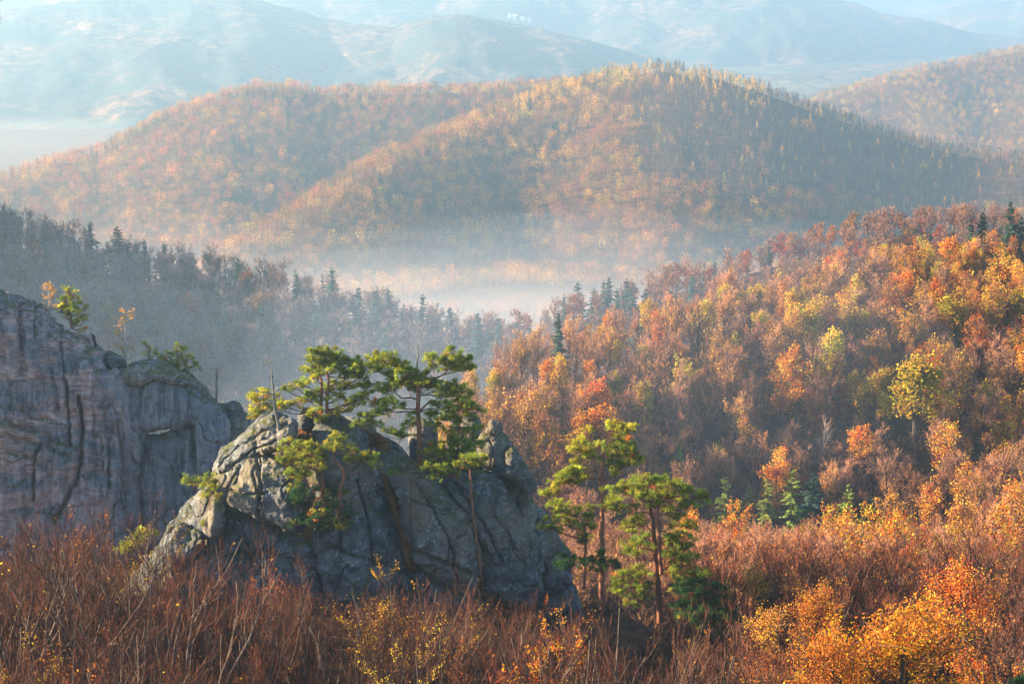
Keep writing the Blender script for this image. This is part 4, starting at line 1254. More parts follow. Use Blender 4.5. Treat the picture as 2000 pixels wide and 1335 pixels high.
def pine(label, Y, trunks, pads, tone='g', limbs=(), dens=1.0, tuft=.225, yell=0.0, dying=.012, dead=(), spread=.85, name='pine_tree', group=None, cat='pine'):
    """trunks: [(px,py,width px[,dY])...] lists; pads: (px,py,rx,ry[,tone]) clouds of needles, each borne by its own bough"""
    rng = np.random.RandomState(int(abs(trunks[0][0][0] * 7 + trunks[0][0][1])))
    base = P(trunks[0][0][0], trunks[0][0][1], Y)
    root = thing(name, label, cat, base, group)
    s = Y / FPX
    lines = []
    for tr in trunks:
        q = polyline([(t[0], t[1], t[2], (t[3] if len(t) > 3 else 0)) for t in tr], 26)
        A = P(q[:, 0], q[:, 1], Y + q[:, 3]) - base
        A += np.stack([fbm(A * 1.1 + 3, 2), fbm(A * 1.1 + 7, 2), A[:, 0] * 0], -1) * .03
        R = q[:, 2] * s * .5
        lines.append((q, A, R))
        m = MB()
        m.add(*tubes(A[None], R[None], 9))
        obj('trunk', m.mesh('trunk', [M_PINEBARK], True), root)
    for tr in dead:
        q = polyline([(t[0], t[1], t[2], (t[3] if len(t) > 3 else 0)) for t in tr], 12)
        m = MB()
        m.add(*tubes((P(q[:, 0], q[:, 1], Y + q[:, 3]) - base)[None], (q[:, 2] * s * .5)[None], 6))
        obj('dead_top' if tr[0][2] > 1.6 else 'dead_branch', m.mesh('dead_wood', [M_DEADWOOD], True), root)
    allq = np.concatenate([np.concatenate([q, np.full((len(q), 1), i)], 1) for i, (q, A, R) in enumerate(lines)])
    for q in limbs:
        w = polyline(q, 14)
        A = P(w[:, 0], w[:, 1], Y + (w[:, 3] if w.shape[1] > 3 else 0 * w[:, 0])) - base
        m = MB()
        m.add(*tubes(A[None], (w[:, 2] * s * .5)[None], 7))
        obj('limb', m.mesh('limb', [M_PINEBARK], True), root)
        allq = np.concatenate([allq, np.concatenate([w[:, :3], (w[:, 3:4] if w.shape[1] > 3 else 0 * w[:, :1]), np.full((len(w), 1), -1)], 1)])
    for pad in pads:
        cx, cy, rx, ry = pad[:4]
        tn = pad[4] if len(pad) > 4 else tone
        rxm, rym = rx * s, ry * s
        dy = rng.uniform(-1, 1) * min(1.6, .35 + rxm * .9) * spread
        # bough from the nearest fitting place on the trunk
        cost = np.abs(allq[:, 0] - cx) * .9 + np.abs(allq[:, 1] - (cy + ry + .30 * np.abs(allq[:, 0] - cx))) * 1.0 + np.where(allq[:, 4] < 0, -8, 0)
        j = int(np.argmin(cost))
        st = allq[j]
        side = np.sign(cx - st[0]) or 1
        mid = ((st[0] + cx) / 2 + rng.uniform(-4, 4), (st[1] + cy + ry * .6) / 2 + rng.uniform(0, 6))
        end = (cx + side * rx * .35, cy + ry * .35)
        w = polyline([(st[0], st[1], 0), (mid[0], mid[1], .5), (cx - side * rx * .2, cy + ry * .75, .8), (end[0], end[1], 1)], 10)
        A = P(w[:, 0], w[:, 1], Y + st[3] + (dy - 0) * w[:, 2]) - base
        wob = rng.normal(size=A.shape) * .035
        wob[0] = 0
        A = A + wob
        r0 = max(.018, min(.075, st[2] * s * .24))
        m = MB()
        m.add(*tubes(A[None], (r0 * np.linspace(1, .35, 10))[None], 6))
        # tuft positions: a flattened uneven cloud, fuller above
        n = int(dens * .21 * math.pi * rx * ry + 12)
        d = norm(rng.normal(size=(n * 3, 3)))
        rad = rng.rand(n * 3, 1) ** .38
        dd = d * rad
        lump = fbm(dd * np.array([rx / 7, rx / 7, ry / 5]) + cx * .37 + cy, 2)
        keep = (dd[:, 2] > -.75) & (lump + .22 * dd[:, 2] > .06)
        dd = dd[keep][:n]
        lp = lump[keep][:n]
        cen = P(cx, cy, Y + st[3] + dy) - base
        C = cen + dd * np.array([rxm * 1.22, rxm * .9, rym * 1.25]) * (1 + .22 * lp[:, None])
        ang = rng.normal() * .12
        C[:, 2] += (C[:, 0] - cen[0]) * ang
        D = norm(dd * np.array([.9, .9, .7]) + np.array([0, 0, .75]))
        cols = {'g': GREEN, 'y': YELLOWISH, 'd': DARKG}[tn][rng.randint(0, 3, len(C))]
        if yell:
            u = rng.rand(len(C)) < yell
            cols[u] = YELLOWISH[rng.randint(0, 3, u.sum())]
        u = rng.rand(len(C)) < dying * (1 + 5 * (fbm(C / .5 + 3, 2) > .5))
        cols[u] = DYING[rng.randint(0, 2, u.sum())]
        # needles sit in small bunches at the shoot ends, each bunch its own shade
        nb_ = max(6, len(C) // 8)
        bi = rng.choice(len(C), nb_, replace=False)
        own = rng.randint(0, nb_, len(C))
        C = C[bi][own] + rng.normal(size=C.shape) * np.array([.10, .10, .06])
        D = D[bi][own]
        cols = cols[bi][own] * rng.lognormal(0, .26, (nb_, 1))[own]
        V, F, T = tufts(rng, C, D, 1.0 * tuft * rng.uniform(.7, 1.25, len(C)), cols)
        f = MB()
        f.add(V, F, 0, T)
        # twigs inside the cloud
        pick_ = rng.choice(len(C), max(4, len(C) // 4), replace=False)
        a = A[rng.randint(4, 10, len(pick_))]
        b = C[pick_]
        tw = np.stack([a, a * .5 + b * .5 + rng.normal(size=a.shape) * .04 - (0, 0, .03), b], 1)
        m.add(*tubes(tw, np.tile([.014, .010, .006], (len(tw), 1)), 3))
        bo = obj('bough', m.mesh('bough', [M_PINEBARK], True), root)
        obj('foliage', f.mesh('foliage', [M_NEEDLE]), bo)
    return root


pine('slender round topped pine on the dome, reddish forked stem and dense green crown', 129.3,
     [[(627, 806, 6), (628, 765, 5.5), (628, 744, 5), (622, 728, 4, .3), (626, 705, 3, .3)], [(638, 806, 7), (640, 765, 6), (642, 744, 5), (637, 715, 3.5), (631, 682, 1.5)]],
     [(632, 689, 17, 10), (645, 697, 22, 12), (615, 697, 14, 12), (660, 706, 20, 12), (685, 712, 17, 12), (695, 722, 10, 8), (622, 714, 20, 11), (606, 722, 12, 9), (650, 722, 18, 9), (615, 735, 18, 8), (676, 735, 16, 8), (700, 735, 14, 9),
      (590, 748, 16, 7), (575, 754, 14, 5, 'y'), (560, 760, 10, 4), (655, 752, 24, 7), (678, 755, 16, 6), (640, 763, 20, 6), (612, 765, 12, 5), (655, 775, 16, 5), (625, 780, 14, 6), (600, 780, 16, 6), (578, 787, 20, 6, 'y'), (555, 790, 16, 7), (545, 798, 10, 5),
      (695, 780, 20, 6), (715, 773, 12, 7), (675, 787, 16, 5), (690, 790, 12, 4), (618, 806, 20, 7), (640, 812, 22, 6), (668, 800, 15, 5, 'y'), (620, 818, 16, 5)], yell=.12)
pine('small yellow green pine behind the dead snag on the dome', 131.5, [[(512, 812, 3.5), (513, 790, 3), (515, 762, 1.5)]],
     [(514, 764, 15, 5), (500, 772, 11, 4), (528, 769, 13, 4), (497, 778, 8, 4), (512, 779, 14, 5), (531, 783, 12, 5), (504, 790, 13, 5), (497, 800, 9, 4), (518, 796, 15, 6), (507, 807, 14, 5), (495, 812, 8, 4), (530, 800, 12, 5), (510, 815, 12, 4)], 'y', dens=.8, yell=.5)
pine('broadest pine on the dome with a bare dead leader and wide layered boughs', 128.6,
     [[(820, 898, 11), (819, 860, 10), (818, 825, 9.5), (816, 800, 9), (817, 770, 8.5), (815, 745, 5), (813, 732, 3)]],
     [(740, 700, 17, 10), (757, 704, 22, 13), (782, 713, 15, 10), (728, 713, 20, 9), (765, 722, 28, 10), (795, 729, 15, 9), (710, 716, 10, 6), (702, 732, 13, 10), (740, 718, 18, 7),
      (842, 702, 14, 9), (864, 705, 19, 11), (886, 691, 11, 12), (898, 703, 18, 11), (914, 711, 11, 9), (880, 716, 24, 8), (842, 713, 10, 5), (905, 720, 18, 5), (838, 727, 9, 4), (920, 716, 8, 5),
      (815, 740, 22, 10), (832, 748, 26, 12), (802, 751, 20, 9), (850, 750, 16, 9), (822, 761, 22, 6), (780, 745, 14, 7),
      (742, 757, 20, 8), (716, 756, 16, 6), (757, 765, 14, 6), (765, 744, 14, 6), (700, 752, 10, 4, 'y'), (775, 757, 12, 5),
      (745, 788, 20, 7), (769, 785, 15, 8), (728, 790, 12, 4, 'y'), (760, 797, 16, 4), (790, 790, 8, 5), (730, 808, 23, 6), (755, 806, 12, 5), (712, 811, 10, 5), (705, 829, 14, 5), (728, 823, 13, 5), (742, 830, 8, 4),
      (875, 751, 20, 8), (880, 765, 22, 9), (896, 761, 15, 10), (911, 772, 10, 8), (868, 772, 14, 5), (870, 792, 20, 8), (904, 787, 20, 10), (924, 795, 18, 8), (890, 800, 24, 7), (935, 800, 10, 5), (852, 788, 10, 5),
      (838, 810, 16, 7), (868, 815, 20, 8), (893, 818, 20, 8), (915, 814, 14, 6), (805, 815, 8, 8, 'y'), (800, 832, 16, 5), (765, 843, 20, 5), (785, 848, 14, 5), (845, 832, 14, 6)],
     limbs=[[(815, 742, 4.5), (797, 740, 4), (770, 738, 3.4, .4), (745, 728, 2.6, .6), (738, 716, 2, .6)], [(816, 745, 4), (850, 738, 3.6), (866, 731, 3, -.4), (876, 720, 2.4, -.6), (884, 708, 1.6, -.6)], [(866, 731, 2.6, -.4), (885, 727, 2.2, -.4), (905, 722, 1.5, -.4)],
            [(814, 779, 4), (800, 776, 3.4), (785, 777, 2.8, .5), (770, 765, 2, .8)], [(818, 804, 4), (825, 797, 3.6), (838, 785, 3.2, -.5), (848, 783, 2.8, -.5), (855, 777, 2.2, -.5), (864, 770, 1.6, -.5)], [(820, 772, 3), (842, 771, 2.4), (860, 778, 1.8)],
            [(814, 805, 3.4), (795, 803, 2.8), (775, 805, 2.2), (760, 800, 1.6)], [(814, 798, 3.2), (790, 798, 2.4), (770, 795, 1.8)], [(820, 803, 3), (840, 798, 2.4), (870, 802, 1.8)], [(819, 850, 3), (806, 848, 2.6), (790, 853, 2.2), (781, 860, 1.8), (779, 868, 1.3)]],
     dead=[[(814, 732, 4), (814, 722, 3), (815, 705, 2.4), (817, 690, 2), (815, 664, .8)], [(814, 722, 1.5), (810, 720, 1.2), (807, 717, .8)]], yell=.06)
pine('bushy young pine filling the hollow before the rock tower', 128.2, [[(896, 932, 5), (895, 890, 4.5), (895, 850, 3.5), (897, 828, 2)]],
     [(897, 832, 14, 6), (880, 845, 20, 8), (910, 842, 18, 7), (928, 838, 14, 6), (868, 868, 20, 8), (886, 858, 16, 7), (905, 864, 20, 8), (930, 872, 16, 6), (858, 884, 18, 8), (880, 880, 16, 7), (895, 890, 20, 8), (876, 903, 20, 7), (850, 898, 14, 6), (915, 882, 16, 7), (940, 868, 10, 5), (890, 918, 18, 7), (865, 915, 16, 6), (845, 868, 12, 5), (835, 885, 12, 5), (830, 905, 14, 6), (850, 915, 14, 6)], dens=.9, yell=.15)
pine('tall thin stemmed pine leaning over the dark slabs with one small flat crown', 126.2, [[(941, 1132, 5), (934, 1080, 4.8), (926, 1020, 4.8), (921, 968, 4.5), (920, 945, 4.2), (917, 912, 3)]],
     [(910, 896, 16, 5), (930, 893, 18, 6), (920, 905, 24, 6), (900, 905, 12, 5), (940, 903, 14, 5)], limbs=[[(918, 920, 2), (928, 912, 1.6), (940, 906, 1.2)], [(918, 918, 2), (906, 910, 1.5)]], yell=.2)
pine('thin mostly dead pine sapling standing before the broad sloping face', 125.6, [[(801, 1076, 3), (802, 1020, 2.8), (802, 960, 2.4), (802, 925, 2), (805, 908, 1)]],
     [(775, 923, 15, 3), (840, 914, 15, 6), (858, 928, 12, 5), (846, 935, 14, 4), (862, 916, 14, 6)], dead=[[(803, 920, 1.6), (815, 917, 1.3), (823, 911, .8)], [(802, 918, 1.4), (796, 914, 1), (792, 916, .7)], [(803, 916, 1.2), (807, 908, .7)]], dens=.7)
pine('crooked twin pine clinging to the front of the dome, two bare winding red stems', 124.2,
     [[(640, 984, 7), (629, 969, 7), (631, 954, 7), (630, 935, 6.5), (627, 918, 5.5), (618, 900, 4), (600, 885, 2.5)], [(661, 990, 8), (662, 972, 8), (665, 955, 7.5), (671, 938, 7), (670, 920, 6.5), (667, 912, 6), (656, 900, 4.6), (650, 888, 3.6), (656, 870, 2.2)]],
     [(575, 868, 20, 10), (560, 884, 15, 10), (592, 872, 18, 9), (595, 886, 22, 11), (616, 886, 20, 10), (632, 894, 14, 9), (562, 903, 14, 9), (585, 904, 22, 10), (612, 907, 20, 9), (572, 921, 18, 9), (598, 924, 18, 8), (582, 936, 12, 6), (604, 866, 9, 5, 'y'), (550, 895, 9, 7), (625, 875, 12, 6, 'y'),
      (660, 851, 12, 6, 'y'), (652, 862, 15, 8), (668, 862, 13, 8), (650, 875, 18, 7), (678, 876, 20, 6), (640, 868, 10, 6), (690, 885, 18, 6), (705, 892, 18, 7), (722, 893, 16, 7), (716, 886, 8, 4, 'y'), (735, 898, 9, 6), (690, 900, 22, 5), (728, 910, 9, 7), (740, 908, 6, 7),
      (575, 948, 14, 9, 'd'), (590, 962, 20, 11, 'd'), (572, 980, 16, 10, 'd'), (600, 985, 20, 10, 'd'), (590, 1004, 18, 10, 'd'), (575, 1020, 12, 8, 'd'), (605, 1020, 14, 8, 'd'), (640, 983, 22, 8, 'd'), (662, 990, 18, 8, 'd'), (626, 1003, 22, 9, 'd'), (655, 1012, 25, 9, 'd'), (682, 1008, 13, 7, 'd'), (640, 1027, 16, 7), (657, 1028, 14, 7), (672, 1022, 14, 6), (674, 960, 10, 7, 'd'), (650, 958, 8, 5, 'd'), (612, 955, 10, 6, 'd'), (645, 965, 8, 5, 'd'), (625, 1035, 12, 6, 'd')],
     limbs=[[(629, 970, 4), (620, 973, 3.6), (613, 985, 3), (609, 1002, 2)], [(670, 917, 2.6), (680, 922, 2.3), (690, 926, 2), (703, 921, 1.6), (718, 921, 1)], [(631, 951, 2.6), (620, 946, 2.2), (606, 944, 1.8), (598, 955, 1.2)], [(632, 957, 2), (642, 955, 1.6), (647, 958, 1)]],
     yell=.16, tuft=.17)
pine('tall straight pine with a flat yellowish crown, standing clear right of the outcrop', 122.5,
     [[(1174, 1190, 11), (1175, 1120, 11), (1176, 1060, 11), (1176, 990, 9.5), (1175, 950, 8), (1174, 925, 7.5), (1178, 902, 6.5), (1180, 882, 5.5), (1183, 869, 4)]],
     [(1207, 831, 22, 7, 'y'), (1224, 834, 16, 6, 'y'), (1195, 838, 13, 5), (1224, 848, 18, 7), (1212, 855, 12, 5), (1146, 840, 9, 5, 'y'), (1132, 858, 7, 5, 'y'), (1127, 872, 15, 6, 'y'), (1120, 878, 11, 5), (1142, 881, 11, 8, 'y'), (1150, 889, 11, 6), (1172, 872, 15, 5), (1130, 903, 13, 5, 'y'), (1160, 892, 15, 4),
      (1214, 866, 17, 8), (1226, 876, 16, 9), (1206, 877, 13, 7), (1195, 888, 13, 5, 'y'), (1225, 893, 19, 8), (1241, 897, 12, 6), (1230, 904, 16, 6), (1214, 910, 13, 6), (1238, 890, 10, 5, 'y'),
      (1127, 920, 18, 9), (1110, 929, 19, 9), (1096, 939, 17, 7, 'y'), (1080, 947, 12, 5, 'y'), (1130, 934, 14, 8), (1115, 944, 14, 5), (1075, 960, 14, 5), (1062, 968, 9, 5), (1086, 958, 10, 4, 'y'), (1205, 914, 10, 6), (1200, 922, 12, 7), (1188, 905, 8, 5)],
     limbs=[[(1183, 870, 3.6), (1194, 862, 3.2), (1206, 857, 2.8), (1207, 850, 2.4), (1204, 844, 2.2), (1188, 840, 1.6)], [(1206, 857, 2.2), (1217, 856, 1.8), (1236, 858, 1.2)], [(1182, 870, 3), (1170, 866, 2.6), (1172, 856, 2.2), (1163, 852, 1.8), (1150, 850, 1.2)], [(1188, 862, 2), (1190, 856, 1.8), (1183, 845, 1.5), (1181, 835, 1)],
            [(1174, 921, 3.6), (1160, 919, 3.2), (1145, 925, 2.6), (1138, 934, 2, .3)], [(1172, 934, 3.6), (1158, 934, 3), (1140, 935, 2.6)], [(1179, 911, 3), (1190, 906, 2.6), (1205, 908, 2.2), (1213, 915, 1.4)], [(1180, 938, 3.4), (1192, 932, 3), (1205, 930, 2.4), (1218, 940, 1.4)], [(1142, 934, 2.4), (1118, 958, 1.8), (1095, 966, 1.2)]],
     dead=[[(1172, 971, 1.5), (1155, 972, 1.3), (1145, 977, 1), (1126, 979, .7)], [(1150, 974, 1.2), (1145, 963, 1), (1147, 953, .7)], [(1170, 968, 1.4), (1150, 964, 1), (1143, 955, .7)], [(1176, 1040, 1.5), (1192, 1041, 1.2), (1210, 1047, .8)]], yell=.25, dying=.02)
pine('low slanting pine under the tall straight pine, flat dark boughs', 123.6, [[(1141, 1150, 6), (1142, 1100, 5.5), (1144, 1062, 5), (1139, 1025, 3.5), (1132, 1010, 2)]],
     [(1090, 985, 16, 6, 'y'), (1105, 995, 20, 7), (1125, 1003, 20, 7), (1086, 1014, 18, 6, 'y'), (1070, 1029, 14, 4), (1110, 1022, 20, 6), (1140, 1030, 15, 6), (1155, 1010, 13, 7), (1150, 992, 9, 4, 'y'), (1092, 1036, 14, 4), (1136, 1058, 10, 4, 'd'), (1140, 1042, 13, 5), (1160, 1030, 10, 5)], yell=.12)
pine('little dark pine half buried in twigs at the foot of the tall straight pine', 121.4, [[(1176, 1150, 4), (1176, 1115, 3.5), (1175, 1082, 2)]],
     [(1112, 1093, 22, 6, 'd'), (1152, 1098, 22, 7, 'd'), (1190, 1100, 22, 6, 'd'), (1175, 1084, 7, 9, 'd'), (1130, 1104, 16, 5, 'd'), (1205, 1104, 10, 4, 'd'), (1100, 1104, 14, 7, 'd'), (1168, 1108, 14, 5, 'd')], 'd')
pine('great dark green pine with two red stems, boughs sweeping down to the thicket', 119.6,
     [[(1289, 1215, 13), (1287, 1160, 12), (1282, 1115, 11), (1279, 1070, 9.5), (1276, 1025, 8), (1271, 1000, 6.5), (1266, 965, 4)], [(1291, 1120, 9, -.3), (1289, 1070, 7.5, -.4), (1287, 1036, 6.5, -.4), (1284, 1000, 5, -.4), (1292, 970, 3.5, -.3)]],
     [(1262, 938, 24, 8), (1286, 940, 24, 9), (1236, 948, 25, 8), (1311, 948, 24, 9), (1214, 955, 20, 7), (1195, 958, 14, 6), (1335, 958, 22, 9), (1355, 968, 22, 8), (1375, 978, 14, 6), (1270, 960, 30, 9), (1308, 970, 30, 9), (1340, 985, 26, 7), (1240, 970, 24, 7), (1206, 975, 20, 7), (1280, 985, 26, 7), (1200, 992, 16, 6), (1230, 990, 16, 6), (1320, 992, 18, 6), (1185, 985, 10, 5),
      (1235, 1014, 17, 7), (1250, 1024, 18, 7), (1224, 1027, 13, 6), (1238, 1038, 14, 4), (1318, 1010, 18, 6), (1340, 1024, 16, 6, 'y'), (1355, 1032, 9, 4, 'y'), (1312, 1025, 14, 6), (1305, 998, 14, 5), (1235, 1060, 18, 7), (1254, 1067, 20, 7), (1226, 1072, 14, 6), (1260, 1050, 13, 6), (1240, 1082, 16, 5),
      (1315, 1044, 22, 8), (1335, 1052, 18, 8), (1325, 1064, 22, 8), (1304, 1060, 14, 7), (1340, 1072, 16, 5), (1320, 1085, 22, 7), (1344, 1090, 17, 7), (1360, 1085, 9, 4), (1330, 1100, 22, 7), (1305, 1082, 14, 6), (1312, 1115, 20, 7), (1328, 1118, 22, 7), (1360, 1115, 19, 6), (1380, 1120, 11, 5), (1345, 1126, 20, 5),
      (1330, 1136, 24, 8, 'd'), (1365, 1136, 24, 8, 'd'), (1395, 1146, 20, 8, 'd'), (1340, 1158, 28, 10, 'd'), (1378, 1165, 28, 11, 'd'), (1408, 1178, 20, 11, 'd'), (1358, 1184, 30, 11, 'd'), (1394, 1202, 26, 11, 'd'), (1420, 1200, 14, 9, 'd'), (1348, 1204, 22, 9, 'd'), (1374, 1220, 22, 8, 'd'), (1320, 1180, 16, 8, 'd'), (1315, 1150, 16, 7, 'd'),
      (1214, 1124, 18, 6), (1234, 1120, 20, 7), (1256, 1127, 18, 7), (1204, 1137, 14, 6), (1240, 1144, 20, 6), (1224, 1164, 14, 6), (1260, 1163, 14, 6), (1250, 1110, 16, 5), (1210, 1152, 12, 5), (1268, 1142, 10, 6), (1232, 1178, 12, 5)],
     limbs=[[(1276, 1180, 6), (1264, 1184, 5), (1254, 1176, 4.5), (1246, 1166, 4), (1239, 1147, 3)], [(1277, 1042, 3.4), (1268, 1032, 3), (1258, 1022, 2.4), (1245, 1018, 1.6)], [(1290, 1090, 4, -.3), (1297, 1078, 3.4, -.4), (1306, 1068, 2.8, -.5), (1318, 1062, 2, -.6)], [(1272, 1005, 3), (1258, 1000, 2.6), (1240, 1005, 2)], [(1285, 1005, 3.4, -.4), (1300, 1003, 2.8, -.5), (1325, 990, 2, -.6), (1345, 990, 1.4, -.6)], [(1292, 1115, 4), (1310, 1105, 3.2, -.4), (1330, 1106, 2.4, -.8)], [(1290, 1160, 5), (1325, 1152, 4, -.8), (1360, 1156, 3, -1.2), (1400, 1170, 2, -1.4)], [(1281, 1078, 3), (1268, 1072, 2.4), (1252, 1074, 1.8)]],
     yell=.05, tuft=.2, dying=.015, dens=1.05)
pine('small round dark pine peeping out right of the great dark pine', 119, [[(1452, 1250, 5), (1448, 1220, 4), (1454, 1195, 2.5)]], [(1455, 1188, 14, 8, 'd'), (1446, 1200, 14, 9, 'd'), (1464, 1200, 14, 9, 'd'), (1453, 1212, 16, 9, 'd'), (1466, 1212, 9, 7, 'd'), (1440, 1212, 9, 7, 'd')], 'd', limbs=[[(1448, 1222, 2.5), (1436, 1200, 2), (1425, 1190, 1.4)]])
pine('dark green pine tip at the bottom corner of the frame', 92, [[(1995, 1372, 5), (1994, 1345, 4), (1993, 1322, 2)]], [(1992, 1324, 14, 7), (1982, 1333, 12, 7), (2002, 1333, 14, 8), (1992, 1345, 22, 9)], 'd', tuft=.14)
# on the cliff
pine('upright bushy pine on the crest of the cliff beside an orange birch', 166.5, [[(139, 640, 4.5), (138, 610, 4), (135, 580, 3), (134, 562, 1.5)]],
     [(134, 566, 8, 8), (142, 577, 11, 9), (130, 587, 13, 9), (148, 594, 11, 10), (159, 585, 7, 9), (138, 608, 15, 9), (157, 624, 11, 6), (168, 621, 7, 5), (145, 630, 10, 6), (120, 604, 9, 7, 'y'), (126, 596, 9, 8), (162, 644, 7, 4, 'y'), (152, 610, 10, 7), (128, 617, 10, 5), (166, 602, 6, 6)], yell=.25, tuft=.2, spread=.6)
pine('rounded low pine on the slope of the cliff top', 165.8, [[(349, 730, 4.5), (348, 710, 4), (346, 682, 1.6)]], [(345, 681, 11, 7), (352, 689, 13, 7), (334, 696, 13, 7), (364, 700, 13, 8), (375, 713, 11, 6), (344, 711, 15, 6), (325, 702, 9, 5), (360, 717, 13, 5), (383, 720, 6, 4), (354, 704, 12, 6), (330, 708, 9, 4)], yell=.22, tuft=.2, spread=.6)
pine('sparse thin pine sapling between the birch and the rounded low pine', 166.4, [[(292, 712, 2.4), (290, 690, 2), (282, 668, 1)], [(308, 716, 2), (310, 700, 1.6), (305, 685, 1)]], [(282, 672, 6, 4), (288, 681, 7, 4), (302, 686, 7, 4), (309, 695, 7, 4), (283, 690, 6, 3), (313, 705, 7, 3), (298, 697, 5, 3)], dens=.6, spread=.5)
pine('slim pine sapling growing on the sunlit left flank of the outcrop', 125.6, [[(411, 1030, 2.2), (410, 985, 2), (409, 950, 1.6), (408, 930, .8)]], [(407, 932, 8, 5), (411, 943, 11, 6), (398, 953, 8, 5), (421, 950, 9, 5), (415, 962, 11, 5), (404, 968, 8, 4), (402, 1020, 7, 5, 'y'), (424, 972, 8, 3)], dens=.75, yell=.3, spread=.4)
pine('tiny bright pine sapling at the edge of the sunlit flank against the cliff', 127, [[(386, 962, 2), (378, 952, 1.6), (373, 938, 1)]], [(372, 935, 10, 5), (380, 944, 9, 5), (364, 941, 6, 4)], dens=.8, yell=.3, spread=.3)
pine('pine sapling half hidden in red twigs, just below the sunlit flank', 122, [[(290, 1095, 2.4), (286, 1060, 2), (282, 1038, 1.2)]], [(280, 1038, 14, 5), (268, 1042, 9, 4), (292, 1044, 11, 5), (283, 1052, 12, 4)], dens=.7, yell=.3, spread=.4)
pine('lowest pine sapling in the red twigs left of the outcrop', 121, [[(250, 1120, 2.4), (248, 1085, 2), (246, 1068, 1.2)]], [(244, 1066, 13, 6), (256, 1073, 11, 5), (236, 1076, 9, 5), (262, 1062, 7, 4)], dens=.7, yell=.3, spread=.4)

# ------------------------------------------------------------------ dead wood


def snag(name, label, Y, trunk, branches, cat='snag', mat=None):
    base = P(trunk[0][0], trunk[0][1], Y)
    s = Y / FPX
    root = thing(name, label, cat, base)
    for i, ln in enumerate([trunk] + list(branches)):
        q = polyline([(t[0], t[1], t[2], t[3] if len(t) > 3 else 0) for t in ln], 16 if i == 0 else 10)
        A = P(q[:, 0], q[:, 1], Y + q[:, 3]) - base
        R = q[:, 2] * s * .5 * (1 + .18 * fbm(A * 6, 2))
        A = A + np.stack([fbm(A * 3 + 1, 2), fbm(A * 3 + 5, 2), fbm(A * 3 + 9, 2)], -1) * .02
        m = MB()
        m.add(*tubes(A[None], R[None], 9 if i == 0 else 6))
        if i == 0:
            for kx in range(7):           # stubs of broken twigs
                j = np.random.RandomState(kx + int(trunk[0][0])).randint(4, 15)
                d = norm(np.random.RandomState(kx * 5).normal(size=3) * (1, .6, .3))
                m.add(*tubes(np.stack([A[j], A[j] + d * (R[j] + .10)])[None], np.array([[.02, .008]]), 5))
        obj('trunk' if i == 0 else 'branch', m.mesh('dead_wood', [mat or M_DEADWOOD], True), root)
    return root


snag('dead_tree', 'bleached dead tree with bare spiky branches at the left end of the dome', 126.4, [(552, 888, 9), (549, 862, 8.2), (544, 832, 7.4), (540, 808, 7), (536, 790, 6), (534, 768, 5), (532, 748, 3.8), (531, 735, 3.2), (531, 719, 1.4)],
     [[(534, 770, 3), (524, 767, 2.4), (512, 765, 1.8), (499, 764, .9)], [(515, 766, 1.2), (515, 772, 1), (516, 777, .6)], [(534, 780, 2.8), (526, 780, 2.3), (515, 786, 1.8), (492, 789, .9)], [(538, 800, 2.4), (529, 800, 1.9), (517, 805, .8)], [(536, 766, 2.6, -.2), (541, 758, 2.2, -.3), (550, 754, 1.6, -.4), (560, 749, 1.2, -.5), (565, 743, .7, -.5)], [(550, 754, 1.3, -.4), (565, 753, 1, -.4), (580, 757, .6, -.4)],
      [(538, 784, 2), (546, 780, 1.5), (553, 777, .8)], [(542, 808, 2.2), (552, 803, 1.8), (565, 802, 1.3), (578, 799, .7)], [(531, 735, 2), (536, 734, 1), (538, 733, .6)], [(531, 737, 1.8), (527, 736, 1), (525, 735, .6)]])
snag('dead_branch', 'pale twisted dead branch lying by the small standing stone', 127.6, [(579, 862, 4), (574, 853, 3.5), (568, 848, 2)], [[(574, 853, 2.2), (580, 846, 2), (586, 838, 1.6), (584, 826, 1), (583, 824, .6)], [(580, 846, 1.8), (596, 848, 1.3), (604, 850, .8)], [(560, 844, .8), (572, 842, 1.4), (577, 838, 1), (588, 829, .6)]])
snag('dead_snag', 'broken grey post of a dead trunk on the lower ridge of the cliff', 164.5, [(423, 790, 5.2), (423, 765, 4.6), (423, 745, 4), (424, 730, 3.2), (423, 719, 1.2)], [[(423, 742, 1.4), (421, 730, 1), (422, 722, .6)]])
snag('dead_stump', 'black charred stump with two prongs on the cliff edge', 165, [(188, 676, 6), (185, 666, 5), (181, 658, 4), (178, 650, 2)], [[(184, 666, 3.4), (185, 658, 3), (182, 652, 1.6)]], 'stump', bark_mat('charred_wood', (.008, .007, .007), (.03, .025, .025)))
snag('fallen_log', 'short pale log lying on the grey boulder of the cliff', 162.2, [(335, 739, 3), (343, 735, 3), (352, 731, 2.6)], [], 'log')
snag('fallen_log', 'mossy fallen pole leaning across the broad sloping face', 125.2, [(822, 968, 2.4), (840, 965, 2.6), (858, 962, 2.6), (871, 960, 2.4)], [[(824, 967, 1.2), (822, 972, 1), (821, 974, .7)]], 'log', bark_mat('mossy_wood', (.05, .06, .02), (.12, .12, .05)))

# ------------------------------------------------------------------ birches on the cliff


